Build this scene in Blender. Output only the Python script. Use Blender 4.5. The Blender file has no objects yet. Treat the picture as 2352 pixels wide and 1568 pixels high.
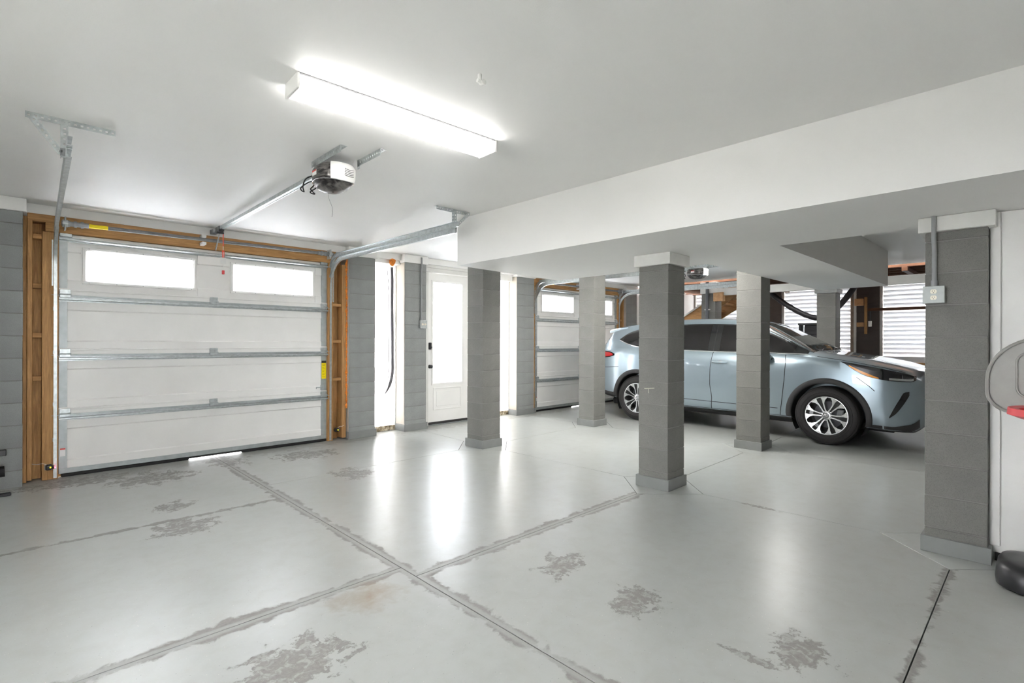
import bpy, bmesh, math, random
from mathutils import Vector, Matrix
R = math.radians
random.seed(7)
C = bpy.context.scene.collection
sc = bpy.context.scene

# ------------------------------------------------------------------ camera, sky, exposure
CAM_H = 1.34
yaw, pitch, roll = R(45.987), R(-0.029), R(0.170)
fwd = Vector((math.cos(yaw), math.sin(yaw), 0)); rgt = Vector((math.sin(yaw), -math.cos(yaw), 0)); upv = Vector((0, 0, 1))
f2 = fwd*math.cos(pitch) + upv*math.sin(pitch); u2 = upv*math.cos(pitch) - fwd*math.sin(pitch)
r3 = rgt*math.cos(roll) + u2*math.sin(roll); u3 = u2*math.cos(roll) - rgt*math.sin(roll)
cam_d = bpy.data.cameras.new('camera'); cam = bpy.data.objects.new('camera', cam_d); C.objects.link(cam)
cam_d.sensor_width = 36.0; cam_d.lens = 18.0; cam_d.clip_start = 0.05; cam_d.clip_end = 300
m = Matrix((r3, u3, -f2)).transposed().to_4x4(); m.translation = (0, 0, CAM_H); cam.matrix_world = m
sc.camera = cam
w = bpy.data.worlds.new('overcast_sky'); sc.world = w; w.use_nodes = True
wn = w.node_tree; wn.nodes.clear()
wo = wn.nodes.new('ShaderNodeOutputWorld'); wb = wn.nodes.new('ShaderNodeBackground')
wb.inputs['Color'].default_value = (0.99, 0.985, 1.0, 1); wb.inputs['Strength'].default_value = 11.0
wn.links.new(wb.outputs[0], wo.inputs[0])
LAMP_STRENGTH = 4.6; LAMP_STRENGTH_INNER = 20.0
OPL = (0.8, 2.6, 1.0, 2.05)   # fill-light window added to the left wall: y from, y to, sill, head
OPN = (-1.2, 0.3, 1.0, 2.05)   # unseen window added for fill light behind the viewer: x from, x to, sill, head
sc.view_settings.view_transform = 'Standard'; sc.view_settings.look = 'None'
sc.view_settings.exposure = 2.10; sc.view_settings.gamma = 1.0; sc.view_settings.use_curve_mapping = False

# ------------------------------------------------------------------ materials
MATS = {}
def nmat(name):
    mt = bpy.data.materials.new(name); mt.use_nodes = True; MATS[name] = mt
    nt = mt.node_tree; b = nt.nodes['Principled BSDF']
    return mt, nt, b
def N(nt, t, **k):
    n = nt.nodes.new(t)
    for a, v in k.items():
        if a.startswith('i_'): n.inputs[int(a[2:]) if a[2:].isdigit() else a[2:].replace('_', ' ')].default_value = v
        else: setattr(n, a, v)
    return n
def coords(nt, scale=(1, 1, 1), which='Object'):
    tc = N(nt, 'ShaderNodeTexCoord'); mp = N(nt, 'ShaderNodeMapping'); mp.inputs['Scale'].default_value = scale
    nt.links.new(tc.outputs[which], mp.inputs[0]); return mp.outputs[0]
def ramp(nt, fac, stops, interp='LINEAR'):
    r = N(nt, 'ShaderNodeValToRGB'); r.color_ramp.interpolation = interp
    el = r.color_ramp.elements
    while len(el) > 1: el.remove(el[-1])
    el[0].position = stops[0][0]; el[0].color = (*stops[0][1], 1) if len(stops[0][1]) == 3 else stops[0][1]
    for p, c in stops[1:]:
        e = el.new(p); e.color = (*c, 1) if len(c) == 3 else c
    nt.links.new(fac, r.inputs[0]); return r.outputs[0]
def g(v): return (v, v, v)
def bump(nt, b, h, strength=0.2, dist=0.01):
    bn = N(nt, 'ShaderNodeBump'); bn.inputs['Strength'].default_value = strength; bn.inputs['Distance'].default_value = dist
    nt.links.new(h, bn.inputs['Height']); nt.links.new(bn.outputs[0], b.inputs['Normal'])
def simple(name, col, rough=0.5, metal=0.0, coat=0.0, vary=0.0, scale=8.0, bmp=0.0, bscale=200.0, spec=0.5):
    mt, nt, b = nmat(name)
    b.inputs['Base Color'].default_value = (*col, 1); b.inputs['Roughness'].default_value = rough; b.inputs['Metallic'].default_value = metal
    b.inputs['Coat Weight'].default_value = coat; b.inputs['Coat Roughness'].default_value = 0.05; b.inputs['Specular IOR Level'].default_value = spec
    if vary > 0:
        n = N(nt, 'ShaderNodeTexNoise'); n.inputs['Scale'].default_value = scale; n.inputs['Detail'].default_value = 5
        nt.links.new(coords(nt), n.inputs['Vector'])
        lo = tuple(c*(1-vary) for c in col); hi = tuple(min(1, c*(1+vary)) for c in col)
        nt.links.new(ramp(nt, n.outputs[0], [(0.3, lo), (0.7, hi)]), b.inputs['Base Color'])
    if bmp > 0:
        n2 = N(nt, 'ShaderNodeTexNoise'); n2.inputs['Scale'].default_value = bscale; n2.inputs['Detail'].default_value = 3
        nt.links.new(coords(nt), n2.inputs['Vector']); bump(nt, b, n2.outputs[0], bmp, 0.004)
    return mt
simple('render_white', (0.50, 0.45, 0.385), 0.6, vary=0.10, scale=4)
simple('render_beige', (0.46, 0.41, 0.36), 0.65, vary=0.15, scale=5)
simple('ceiling_paint', (0.86, 0.855, 0.835), 0.55, vary=0.02, scale=1.2, bmp=0.12, bscale=160)
simple('wall_paint', (0.87, 0.865, 0.84), 0.5, vary=0.05, scale=2.5, bmp=0.08, bscale=120)
simple('trim_paint', (0.74, 0.735, 0.70), 0.5, vary=0.05, scale=6)
simple('galvanised', (0.50, 0.535, 0.535), 0.36, 0.75, vary=0.16, scale=30)
simple('steel_dull', (0.30, 0.31, 0.315), 0.42, 0.45, vary=0.15, scale=20)
simple('tube_grey', (0.20, 0.20, 0.20), 0.45, 0.25, vary=0.15, scale=25)
simple('cover_steel', (0.40, 0.42, 0.41), 0.5, 0.3, vary=0.08, scale=25)
simple('galvanised_sheet', (0.44, 0.475, 0.475), 0.45, 0.45, vary=0.10, scale=14)
simple('door_white', (0.90, 0.89, 0.86), 0.42, vary=0.03, scale=3, bmp=0.05, bscale=260)
simple('black_plastic', (0.018, 0.018, 0.02), 0.38)
simple('black_rubber', (0.014, 0.014, 0.014), 0.6)
simple('tyre_rubber', (0.016, 0.014, 0.014), 0.62, vary=0.2, scale=40)
simple('dark_plastic', (0.035, 0.034, 0.034), 0.5)
simple('white_plastic', (0.85, 0.85, 0.82), 0.35)
simple('ivory_plastic', (0.80, 0.76, 0.62), 0.35)
simple('grey_plastic', (0.335, 0.33, 0.305), 0.45, vary=0.04, scale=20)
simple('grey_pvc', (0.31, 0.32, 0.32), 0.4)
simple('red_plastic', (0.72, 0.06, 0.07), 0.35)
simple('red_rope', (0.85, 0.10, 0.06), 0.7)
simple('orange_foam', (0.85, 0.24, 0.03), 0.75, vary=0.35, scale=60, bmp=0.9, bscale=90)
simple('sticker_yellow', (0.92, 0.72, 0.0), 0.4)
simple('sticker_black', (0.02, 0.02, 0.015), 0.4)
simple('sticker_white', (0.82, 0.82, 0.80), 0.4)
simple('sticker_red', (0.75, 0.08, 0.06), 0.4)
simple('mortar', (0.25, 0.248, 0.232), 0.8)
simple('chalk', (0.55, 0.54, 0.42), 0.8)
simple('mortar_dark', (0.075, 0.062, 0.055), 0.85)
simple('subbase', (0.03, 0.03, 0.03), 0.9)
simple('ground_gravel', (0.34, 0.33, 0.30), 0.9, vary=0.15, scale=3)
simple('ground_concrete', (0.46, 0.455, 0.44), 0.85, vary=0.1, scale=1.5)
simple('chrome', (0.85, 0.86, 0.88), 0.12, 1.0)
simple('alloy', (0.78, 0.79, 0.80), 0.24, 1.0)
simple('gloss_black', (0.012, 0.012, 0.013), 0.12, coat=0.5)
simple('leaf_green', (0.13, 0.30, 0.06), 0.55, vary=0.4, scale=6)
simple('bark', (0.20, 0.13, 0.08), 0.8)
simple('amber_lens', (0.95, 0.33, 0.02), 0.15, coat=0.6)
simple('red_lens', (0.55, 0.015, 0.02), 0.12, coat=0.8)
simple('lamp_lens', (0.45, 0.47, 0.48), 0.1, 0.6, coat=0.6)
simple('batten_brown', (0.28, 0.22, 0.17), 0.7, vary=0.2, scale=12)
simple('cord_grey', (0.12, 0.115, 0.12), 0.5)
simple('grey_dark_pipe', (0.10, 0.105, 0.115), 0.45)
simple('hose_black', (0.02, 0.018, 0.02), 0.5)

def block_mat(name, col, dark):
    mt, nt, b = nmat(name)
    co = coords(nt)
    n = N(nt, 'ShaderNodeTexNoise'); n.inputs['Scale'].default_value = 250; n.inputs['Detail'].default_value = 3; n.inputs['Roughness'].default_value = 0.7
    n2 = N(nt, 'ShaderNodeTexNoise'); n2.inputs['Scale'].default_value = 5; n2.inputs['Detail'].default_value = 4
    oi = N(nt, 'ShaderNodeObjectInfo')
    nt.links.new(co, n.inputs['Vector']); nt.links.new(co, n2.inputs['Vector'])
    c1 = ramp(nt, n.outputs[0], [(0.30, tuple(c*dark for c in col)), (0.47, col), (0.75, tuple(min(1, c*1.12) for c in col))])
    mx = N(nt, 'ShaderNodeMix', data_type='RGBA', blend_type='MULTIPLY'); mx.inputs[0].default_value = 1.0
    nt.links.new(c1, mx.inputs[6]); nt.links.new(ramp(nt, n2.outputs[0], [(0.3, g(0.90)), (0.7, g(1.06))]), mx.inputs[7])
    mx2 = N(nt, 'ShaderNodeMix', data_type='RGBA', blend_type='MULTIPLY'); mx2.inputs[0].default_value = 1.0
    nt.links.new(mx.outputs[2], mx2.inputs[6]); nt.links.new(ramp(nt, oi.outputs['Random'], [(0, g(0.955)), (1, g(1.04))]), mx2.inputs[7])
    nt.links.new(mx2.outputs[2], b.inputs['Base Color']); b.inputs['Roughness'].default_value = 0.62
    bump(nt, b, n.outputs[0], 0.55, 0.004)
block_mat('block_grey', (0.200, 0.197, 0.182), 0.66)
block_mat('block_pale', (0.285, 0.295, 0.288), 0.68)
block_mat('block_dark', (0.085, 0.068, 0.058), 0.7)
simple('base_grey', (0.235, 0.243, 0.236), 0.42, vary=0.05, scale=9)

def wood_mat(name, stretch, a, bcol, seed=0.0):
    mt, nt, b = nmat(name)
    oi = N(nt, 'ShaderNodeObjectInfo'); co = coords(nt, stretch)
    ad = N(nt, 'ShaderNodeVectorMath', operation='ADD'); cb = N(nt, 'ShaderNodeCombineXYZ')
    ml = N(nt, 'ShaderNodeMath', operation='MULTIPLY'); ml.inputs[1].default_value = 17.0
    nt.links.new(oi.outputs['Random'], ml.inputs[0])
    for k in range(3): nt.links.new(ml.outputs[0], cb.inputs[k])
    nt.links.new(co, ad.inputs[0]); nt.links.new(cb.outputs[0], ad.inputs[1])
    n = N(nt, 'ShaderNodeTexNoise'); n.inputs['Scale'].default_value = 6; n.inputs['Detail'].default_value = 8; n.inputs['Roughness'].default_value = 0.65
    n.inputs['Distortion'].default_value = 0.6
    nt.links.new(ad.outputs[0], n.inputs['Vector'])
    c = ramp(nt, n.outputs[0], [(0.25, a), (0.5, tuple((x+y)/2 for x, y in zip(a, bcol))), (0.72, bcol)])
    mx = N(nt, 'ShaderNodeMix', data_type='RGBA', blend_type='MULTIPLY'); mx.inputs[0].default_value = 1.0
    nt.links.new(c, mx.inputs[6]); nt.links.new(ramp(nt, oi.outputs['Random'], [(0, g(0.82)), (1, g(1.12))]), mx.inputs[7])
    nt.links.new(mx.outputs[2], b.inputs['Base Color']); b.inputs['Roughness'].default_value = 0.65
    bump(nt, b, n.outputs[0], 0.25, 0.003)
WA, WB = (0.30, 0.145, 0.046), (0.66, 0.37, 0.14)
wood_mat('wood_vertical', (9, 9, 0.7), WA, WB)
wood_mat('wood_along_x', (0.7, 9, 9), (0.34, 0.16, 0.05), (0.68, 0.38, 0.14))
wood_mat('wood_along_y', (9, 0.7, 9), WA, WB)
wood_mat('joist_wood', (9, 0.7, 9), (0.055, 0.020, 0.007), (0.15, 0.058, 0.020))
wood_mat('fresh_wood', (4, 4, 4), (0.50, 0.27, 0.12), (0.72, 0.44, 0.22))

def thin_glass(name, tint, transp, diff=0.0, rough=0.02, glow=(0.9, 0.92, 0.95)):
    mt = bpy.data.materials.new(name); mt.use_nodes = True; MATS[name] = mt
    nt = mt.node_tree; nt.nodes.clear()
    o = N(nt, 'ShaderNodeOutputMaterial'); tr = N(nt, 'ShaderNodeBsdfTransparent'); gl = N(nt, 'ShaderNodeBsdfGlossy')
    tr.inputs[0].default_value = (*tint, 1); gl.inputs['Roughness'].default_value = rough
    fr = N(nt, 'ShaderNodeFresnel'); fr.inputs[0].default_value = 1.45
    mx = N(nt, 'ShaderNodeMixShader'); nt.links.new(fr.outputs[0], mx.inputs[0]); nt.links.new(tr.outputs[0], mx.inputs[1]); nt.links.new(gl.outputs[0], mx.inputs[2])
    out = mx.outputs[0]
    if transp < 1:
        tl = N(nt, 'ShaderNodeBsdfTranslucent'); tl.inputs[0].default_value = (*glow, 1)
        df = N(nt, 'ShaderNodeBsdfDiffuse'); df.inputs[0].default_value = (*glow, 1)
        m2 = N(nt, 'ShaderNodeMixShader'); m2.inputs[0].default_value = diff
        nt.links.new(tl.outputs[0], m2.inputs[1]); nt.links.new(df.outputs[0], m2.inputs[2])
        m3 = N(nt, 'ShaderNodeMixShader'); m3.inputs[0].default_value = transp
        nt.links.new(m2.outputs[0], m3.inputs[1]); nt.links.new(out, m3.inputs[2]); out = m3.outputs[0]
    nt.links.new(out, o.inputs[0])
thin_glass('frosted_pane', (0.97, 0.98, 1.0), 0.24, 0.40)
thin_glass('clear_glass', (0.98, 0.99, 1.0), 1.0)
thin_glass('door_glass', (0.97, 0.98, 1.0), 0.28, 0.60)
thin_glass('white_sheet', (1, 1, 1), 0.0, 0.62, glow=(0.93, 0.93, 0.93))
thin_glass('louver_white', (1, 1, 1), 0.0, 0.972, glow=(0.90, 0.92, 0.95))

# car paint
mt, nt, b = nmat('car_paint')
b.inputs['Base Color'].default_value = (0.305, 0.375, 0.418, 1); b.inputs['Metallic'].default_value = 0.62; b.inputs['Roughness'].default_value = 0.32
b.inputs['Coat Weight'].default_value = 1.0; b.inputs['Coat Roughness'].default_value = 0.03
mt, nt, b = nmat('tinted_glass')
b.inputs['Base Color'].default_value = (0.014, 0.013, 0.013, 1); b.inputs['Roughness'].default_value = 0.03; b.inputs['Specular IOR Level'].default_value = 0.38
mt, nt, b = nmat('windshield_glass')
b.inputs['Base Color'].default_value = (0.05, 0.06, 0.058, 1); b.inputs['Roughness'].default_value = 0.02; b.inputs['Specular IOR Level'].default_value = 1.0
b.inputs['Coat Weight'].default_value = 0.8
def emit(name, col, s):
    mt = bpy.data.materials.new(name); mt.use_nodes = True; MATS[name] = mt; nt = mt.node_tree; nt.nodes.clear()
    o = N(nt, 'ShaderNodeOutputMaterial'); e = N(nt, 'ShaderNodeEmission'); e.inputs[0].default_value = (*col, 1); e.inputs[1].default_value = s
    nt.links.new(e.outputs[0], o.inputs[0])
emit('lamp_diffuser', (1.0, 0.975, 0.955), LAMP_STRENGTH)
emit('lamp_diffuser_inner', (1.0, 0.98, 0.95), LAMP_STRENGTH_INNER)
emit('lamp_diffuser_bay', (1.0, 0.98, 0.95), 11.0)
emit('led_red', (1.0, 0.05, 0.08), 3.0)
emit('led_yellow', (1.0, 0.8, 0.02), 1.2)

# ------------------------------------------------------------------ mesh helpers
class MB:
    def __init__(s): s.v = []; s.f = []
    def add(s, vs, fs):
        o = len(s.v); s.v += [Vector(p) for p in vs]; s.f += [tuple(i+o for i in q) for q in fs]; return s
    def box(s, x0, x1, y0, y1, z0, z1, c=0.0):
        if x0 > x1: x0, x1 = x1, x0
        if y0 > y1: y0, y1 = y1, y0
        if z0 > z1: z0, z1 = z1, z0
        return s.obox(((x0+x1)/2, (y0+y1)/2, (z0+z1)/2), ((x1-x0)/2, (y1-y0)/2, (z1-z0)/2), c)
    def obox(s, ctr, half, c=0.0, ax=((1, 0, 0), (0, 1, 0), (0, 0, 1))):
        ctr = Vector(ctr); A = [Vector(a) for a in ax]; h = half
        P = lambda a, b_, c_: ctr + A[0]*a + A[1]*b_ + A[2]*c_
        if c <= 0:
            vs = [P(sx*h[0], sy*h[1], sz*h[2]) for sz in (-1, 1) for sy in (-1, 1) for sx in (-1, 1)]
            return s.add(vs, [(0, 2, 3, 1), (4, 5, 7, 6), (0, 1, 5, 4), (2, 6, 7, 3), (0, 4, 6, 2), (1, 3, 7, 5)])
        c = min(c, min(h)*0.95); vs = []; idx = {}
        for sx in (-1, 1):
            for sy in (-1, 1):
                for sz in (-1, 1):
                    for k in range(3):
                        e = [h[0], h[1], h[2]]
                        for j in range(3):
                            if j != k: e[j] -= c
                        idx[(sx, sy, sz, k)] = len(vs); vs.append(P(sx*e[0], sy*e[1], sz*e[2]))
        fs = []
        def q(l): fs.append(tuple(idx[t] for t in l))
        for sg in (-1, 1):
            a = [(sg, -1, -1, 0), (sg, 1, -1, 0), (sg, 1, 1, 0), (sg, -1, 1, 0)]; q(a if sg > 0 else a[::-1])
            a = [(-1, sg, -1, 1), (-1, sg, 1, 1), (1, sg, 1, 1), (1, sg, -1, 1)]; q(a if sg > 0 else a[::-1])
            a = [(-1, -1, sg, 2), (1, -1, sg, 2), (1, 1, sg, 2), (-1, 1, sg, 2)]; q(a if sg > 0 else a[::-1])
        for a_ in (-1, 1):
            for b_ in (-1, 1):
                q([(a_, b_, -1, 0), (a_, b_, -1, 1), (a_, b_, 1, 1), (a_, b_, 1, 0)][::a_*b_])
                q([(a_, -1, b_, 2), (a_, -1, b_, 0), (a_, 1, b_, 0), (a_, 1, b_, 2)][::a_*b_])
                q([(-1, a_, b_, 1), (-1, a_, b_, 2), (1, a_, b_, 2), (1, a_, b_, 1)][::a_*b_])
        for a_ in (-1, 1):
            for b_ in (-1, 1):
                for c_ in (-1, 1):
                    q([(a_, b_, c_, 0), (a_, b_, c_, 1), (a_, b_, c_, 2)][::a_*b_*c_])
        return s.add(vs, fs)
    def bar(s, p, q, w, h, up=(0, 0, 1), c=0.0):
        p, q = Vector(p), Vector(q); d = (q-p); L = d.length; d.normalize()
        side = d.cross(Vector(up))
        if side.length < 1e-6: side = d.cross(Vector((1, 0, 0)))
        side.normalize(); u = side.cross(d).normalized()
        return s.obox((p+q)/2, (L/2, w/2, h/2), c, (d, side, u))
    def cyl(s, p, q, r, n=14, r2=None, caps=True):
        p, q = Vector(p), Vector(q); d = (q-p).normalized(); a = d.orthogonal().normalized(); b_ = d.cross(a); r2 = r if r2 is None else r2
        vs = []
        for k in range(n):
            t = 2*math.pi*k/n; e = a*math.cos(t)+b_*math.sin(t); vs += [p+e*r, q+e*r2]
        fs = [(2*k, 2*((k+1) % n), 2*((k+1) % n)+1, 2*k+1) for k in range(n)]
        if caps: fs += [tuple(2*k for k in range(n))[::-1], tuple(2*k+1 for k in range(n))]
        return s.add(vs, fs)
    def tube(s, path, r, n=10, caps=True):
        path = [Vector(p) for p in path]; m_ = len(path); rr = r if callable(r) else (lambda t: r)
        t0 = (path[1]-path[0]).normalized(); a = t0.orthogonal().normalized(); vs = []
        for i, p in enumerate(path):
            t = (path[min(i+1, m_-1)]-path[max(i-1, 0)]).normalized()
            a = (a - t*a.dot(t)).normalized(); b_ = t.cross(a); q = rr(i/(m_-1))
            for k in range(n):
                an = 2*math.pi*k/n; vs.append(p + (a*math.cos(an)+b_*math.sin(an))*q)
        fs = [(i*n+k, i*n+(k+1) % n, (i+1)*n+(k+1) % n, (i+1)*n+k) for i in range(m_-1) for k in range(n)]
        if caps: fs += [tuple(range(n))[::-1], tuple((m_-1)*n+k for k in range(n))]
        return s.add(vs, fs)
    def sweep(s, prof, path, frames):
        n = len(prof); m_ = len(path); vs = []
        for p, (e1, e2) in zip(path, frames):
            for a, b_ in prof: vs.append(Vector(p)+Vector(e1)*a+Vector(e2)*b_)
        fs = [(i*n+k, i*n+(k+1) % n, (i+1)*n+(k+1) % n, (i+1)*n+k) for i in range(m_-1) for k in range(n)]
        fs += [tuple(range(n))[::-1], tuple((m_-1)*n+k for k in range(n))]
        return s.add(vs, fs)
    def prism(s, poly, z0, z1, fn=lambda a, b_, z: (a, b_, z), inset=0.0):
        n = len(poly)
        if inset > 0:
            cx = [0]*n; P = []
            for i in range(n):
                a = Vector((*poly[i-1], 0)); b_ = Vector((*poly[i], 0)); c = Vector((*poly[(i+1) % n], 0))
                d1 = (b_-a).normalized(); d2 = (c-b_).normalized(); n1 = Vector((-d1.y, d1.x, 0)); n2 = Vector((-d2.y, d2.x, 0))
                bi = (n1+n2); k = inset/max(0.3, (1+n1.dot(n2))); P.append((b_.x+bi.x*k, b_.y+bi.y*k))
            vs = [fn(a, b_, z0) for a, b_ in poly]+[fn(a, b_, z1-inset) for a, b_ in poly]+[fn(a, b_, z1) for a, b_ in P]
            fs = [tuple(range(n))[::-1]]+[(r_*n+k, r_*n+(k+1) % n, (r_+1)*n+(k+1) % n, (r_+1)*n+k) for r_ in range(2) for k in range(n)]+[tuple(2*n+k for k in range(n))]
            return s.add(vs, fs)
        vs = [fn(a, b_, z0) for a, b_ in poly]+[fn(a, b_, z1) for a, b_ in poly]
        fs = [tuple(range(n))[::-1], tuple(range(n, 2*n))]+[(k, (k+1) % n, n+(k+1) % n, n+k) for k in range(n)]
        return s.add(vs, fs)
    def lathe(s, prof, o, axis, n=32):
        o = Vector(o); d = Vector(axis).normalized(); a = d.orthogonal().normalized(); b_ = d.cross(a); vs = []; m_ = len(prof)
        for k in range(n):
            t = 2*math.pi*k/n; e = a*math.cos(t)+b_*math.sin(t)
            for h, r in prof: vs.append(o+d*h+e*r)
        fs = [(k*m_+i, ((k+1) % n)*m_+i, ((k+1) % n)*m_+i+1, k*m_+i+1) for k in range(n) for i in range(m_-1)]
        return s.add(vs, fs)
    def grid(s, rows, closed=False):
        m_ = len(rows); n = len(rows[0]); vs = [p for r_ in rows for p in r_]
        fs = [(i*n+k, i*n+k+1, (i+1)*n+k+1, (i+1)*n+k) for i in range(m_-1) for k in range(n-1)]
        if closed: fs += [(i*n+n-1, i*n, (i+1)*n, (i+1)*n+n-1) for i in range(m_-1)]
        return s.add(vs, fs)
    def solid_grid(s, rows, back):
        """sheet 'rows' closed with offset sheet 'back' and rim"""
        m_ = len(rows); n = len(rows[0]); o = len(s.v); T = m_*n
        s.v += [Vector(p) for r_ in rows for p in r_]+[Vector(p) for r_ in back for p in r_]
        ix = lambda i, k, b_: o+b_*T+i*n+k
        for i in range(m_-1):
            for k in range(n-1):
                s.f.append((ix(i, k, 0), ix(i, k+1, 0), ix(i+1, k+1, 0), ix(i+1, k, 0)))
                s.f.append((ix(i, k, 1), ix(i+1, k, 1), ix(i+1, k+1, 1), ix(i, k+1, 1)))
        rim = [(0, k) for k in range(n)]+[(i, n-1) for i in range(1, m_)]+[(m_-1, k) for k in range(n-2, -1, -1)]+[(i, 0) for i in range(m_-2, 0, -1)]
        for j in range(len(rim)):
            a, b_ = rim[j], rim[(j+1) % len(rim)]
            s.f.append((ix(*a, 0), ix(*a, 1), ix(*b_, 1), ix(*b_, 0)))
        return s
    def mesh(s, name, off=Vector((0, 0, 0)), smooth=False):
        me = bpy.data.meshes.new(name); me.from_pydata([tuple(p-off) for p in s.v], [], s.f)
        bm = bmesh.new(); bm.from_mesh(me); bmesh.ops.recalc_face_normals(bm, faces=bm.faces); bm.to_mesh(bm_me := me); bm.free()
        if smooth:
            me.polygons.foreach_set('use_smooth', [True]*len(me.polygons)); me.set_sharp_from_angle(angle=R(smooth if smooth is not True else 40))
        return me
    def build(s, name, mat, parent=None, smooth=False, origin=None):
        if parent is not None: off = WL[parent.name]
        else:
            if origin is None:
                xs = [p.x for p in s.v]; ys = [p.y for p in s.v]; zs = [p.z for p in s.v]
                origin = ((min(xs)+max(xs))/2, (min(ys)+max(ys))/2, min(zs))
            off = Vector(origin)
        me = s.mesh(name, off, smooth); me.materials.append(MATS[mat])
        o = bpy.data.objects.new(name, me); C.objects.link(o)
        if parent is not None: o.parent = parent
        else: o.location = off
        WL[o.name] = off.copy(); return o
WL = {}
def empty(name, loc):
    o = bpy.data.objects.new(name, None); C.objects.link(o); o.location = loc; o.empty_display_size = 0.1; WL[o.name] = Vector(loc); return o
def tag(o, label=None, cat=None, group=None, kind=None):
    if label: o['label'] = label
    if cat: o['category'] = cat
    if group: o['group'] = group
    if kind: o['kind'] = kind
    return o
def thing(name, label, cat, loc, group=None): return tag(empty(name, loc), label, cat, group)
def struct(name, label, mb, mat, smooth=False): return tag(mb.build(name, mat, smooth=smooth), label, None, None, 'structure')
def piece(name, me, mat, parent, loc):
    """a piece that shares mesh data: mesh is centred on its own origin, loc is the world place"""
    o = bpy.data.objects.new(name, me); C.objects.link(o); o.parent = parent; o.location = Vector(loc)-WL[parent.name]
    if not me.materials: me.materials.append(MATS[mat])
    WL[o.name] = Vector(loc); return o
def copy_tree(o, parent=None):
    c = o.copy(); C.objects.link(c); c.parent = parent
    for ch in list(o.children): copy_tree(ch, c)
    return c
def arc(cx, cy, r, a0, a1, n): return [(cx+r*math.cos(R(a0+(a1-a0)*k/n)), cy+r*math.sin(R(a0+(a1-a0)*k/n))) for k in range(n+1)]
def hermite(pts):
    xs = [p[0] for p in pts]; ys = [p[1] for p in pts]; n = len(xs); d = []
    for i in range(n):
        if i == 0: d.append((ys[1]-ys[0])/(xs[1]-xs[0]))
        elif i == n-1: d.append((ys[-1]-ys[-2])/(xs[-1]-xs[-2]))
        else:
            a = (ys[i]-ys[i-1])/(xs[i]-xs[i-1]); b_ = (ys[i+1]-ys[i])/(xs[i+1]-xs[i])
            d.append(0 if a*b_ <= 0 else 2*a*b_/(a+b_))
    def f(x):
        if x <= xs[0]: return ys[0]
        if x >= xs[-1]: return ys[-1]
        for i in range(n-1):
            if x <= xs[i+1]:
                h = xs[i+1]-xs[i]; t = (x-xs[i])/h
                return (2*t**3-3*t*t+1)*ys[i]+(t**3-2*t*t+t)*h*d[i]+(-2*t**3+3*t*t)*ys[i+1]+(t**3-t*t)*h*d[i+1]
    return f
ZC, ZS = 2.625, 2.14

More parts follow.
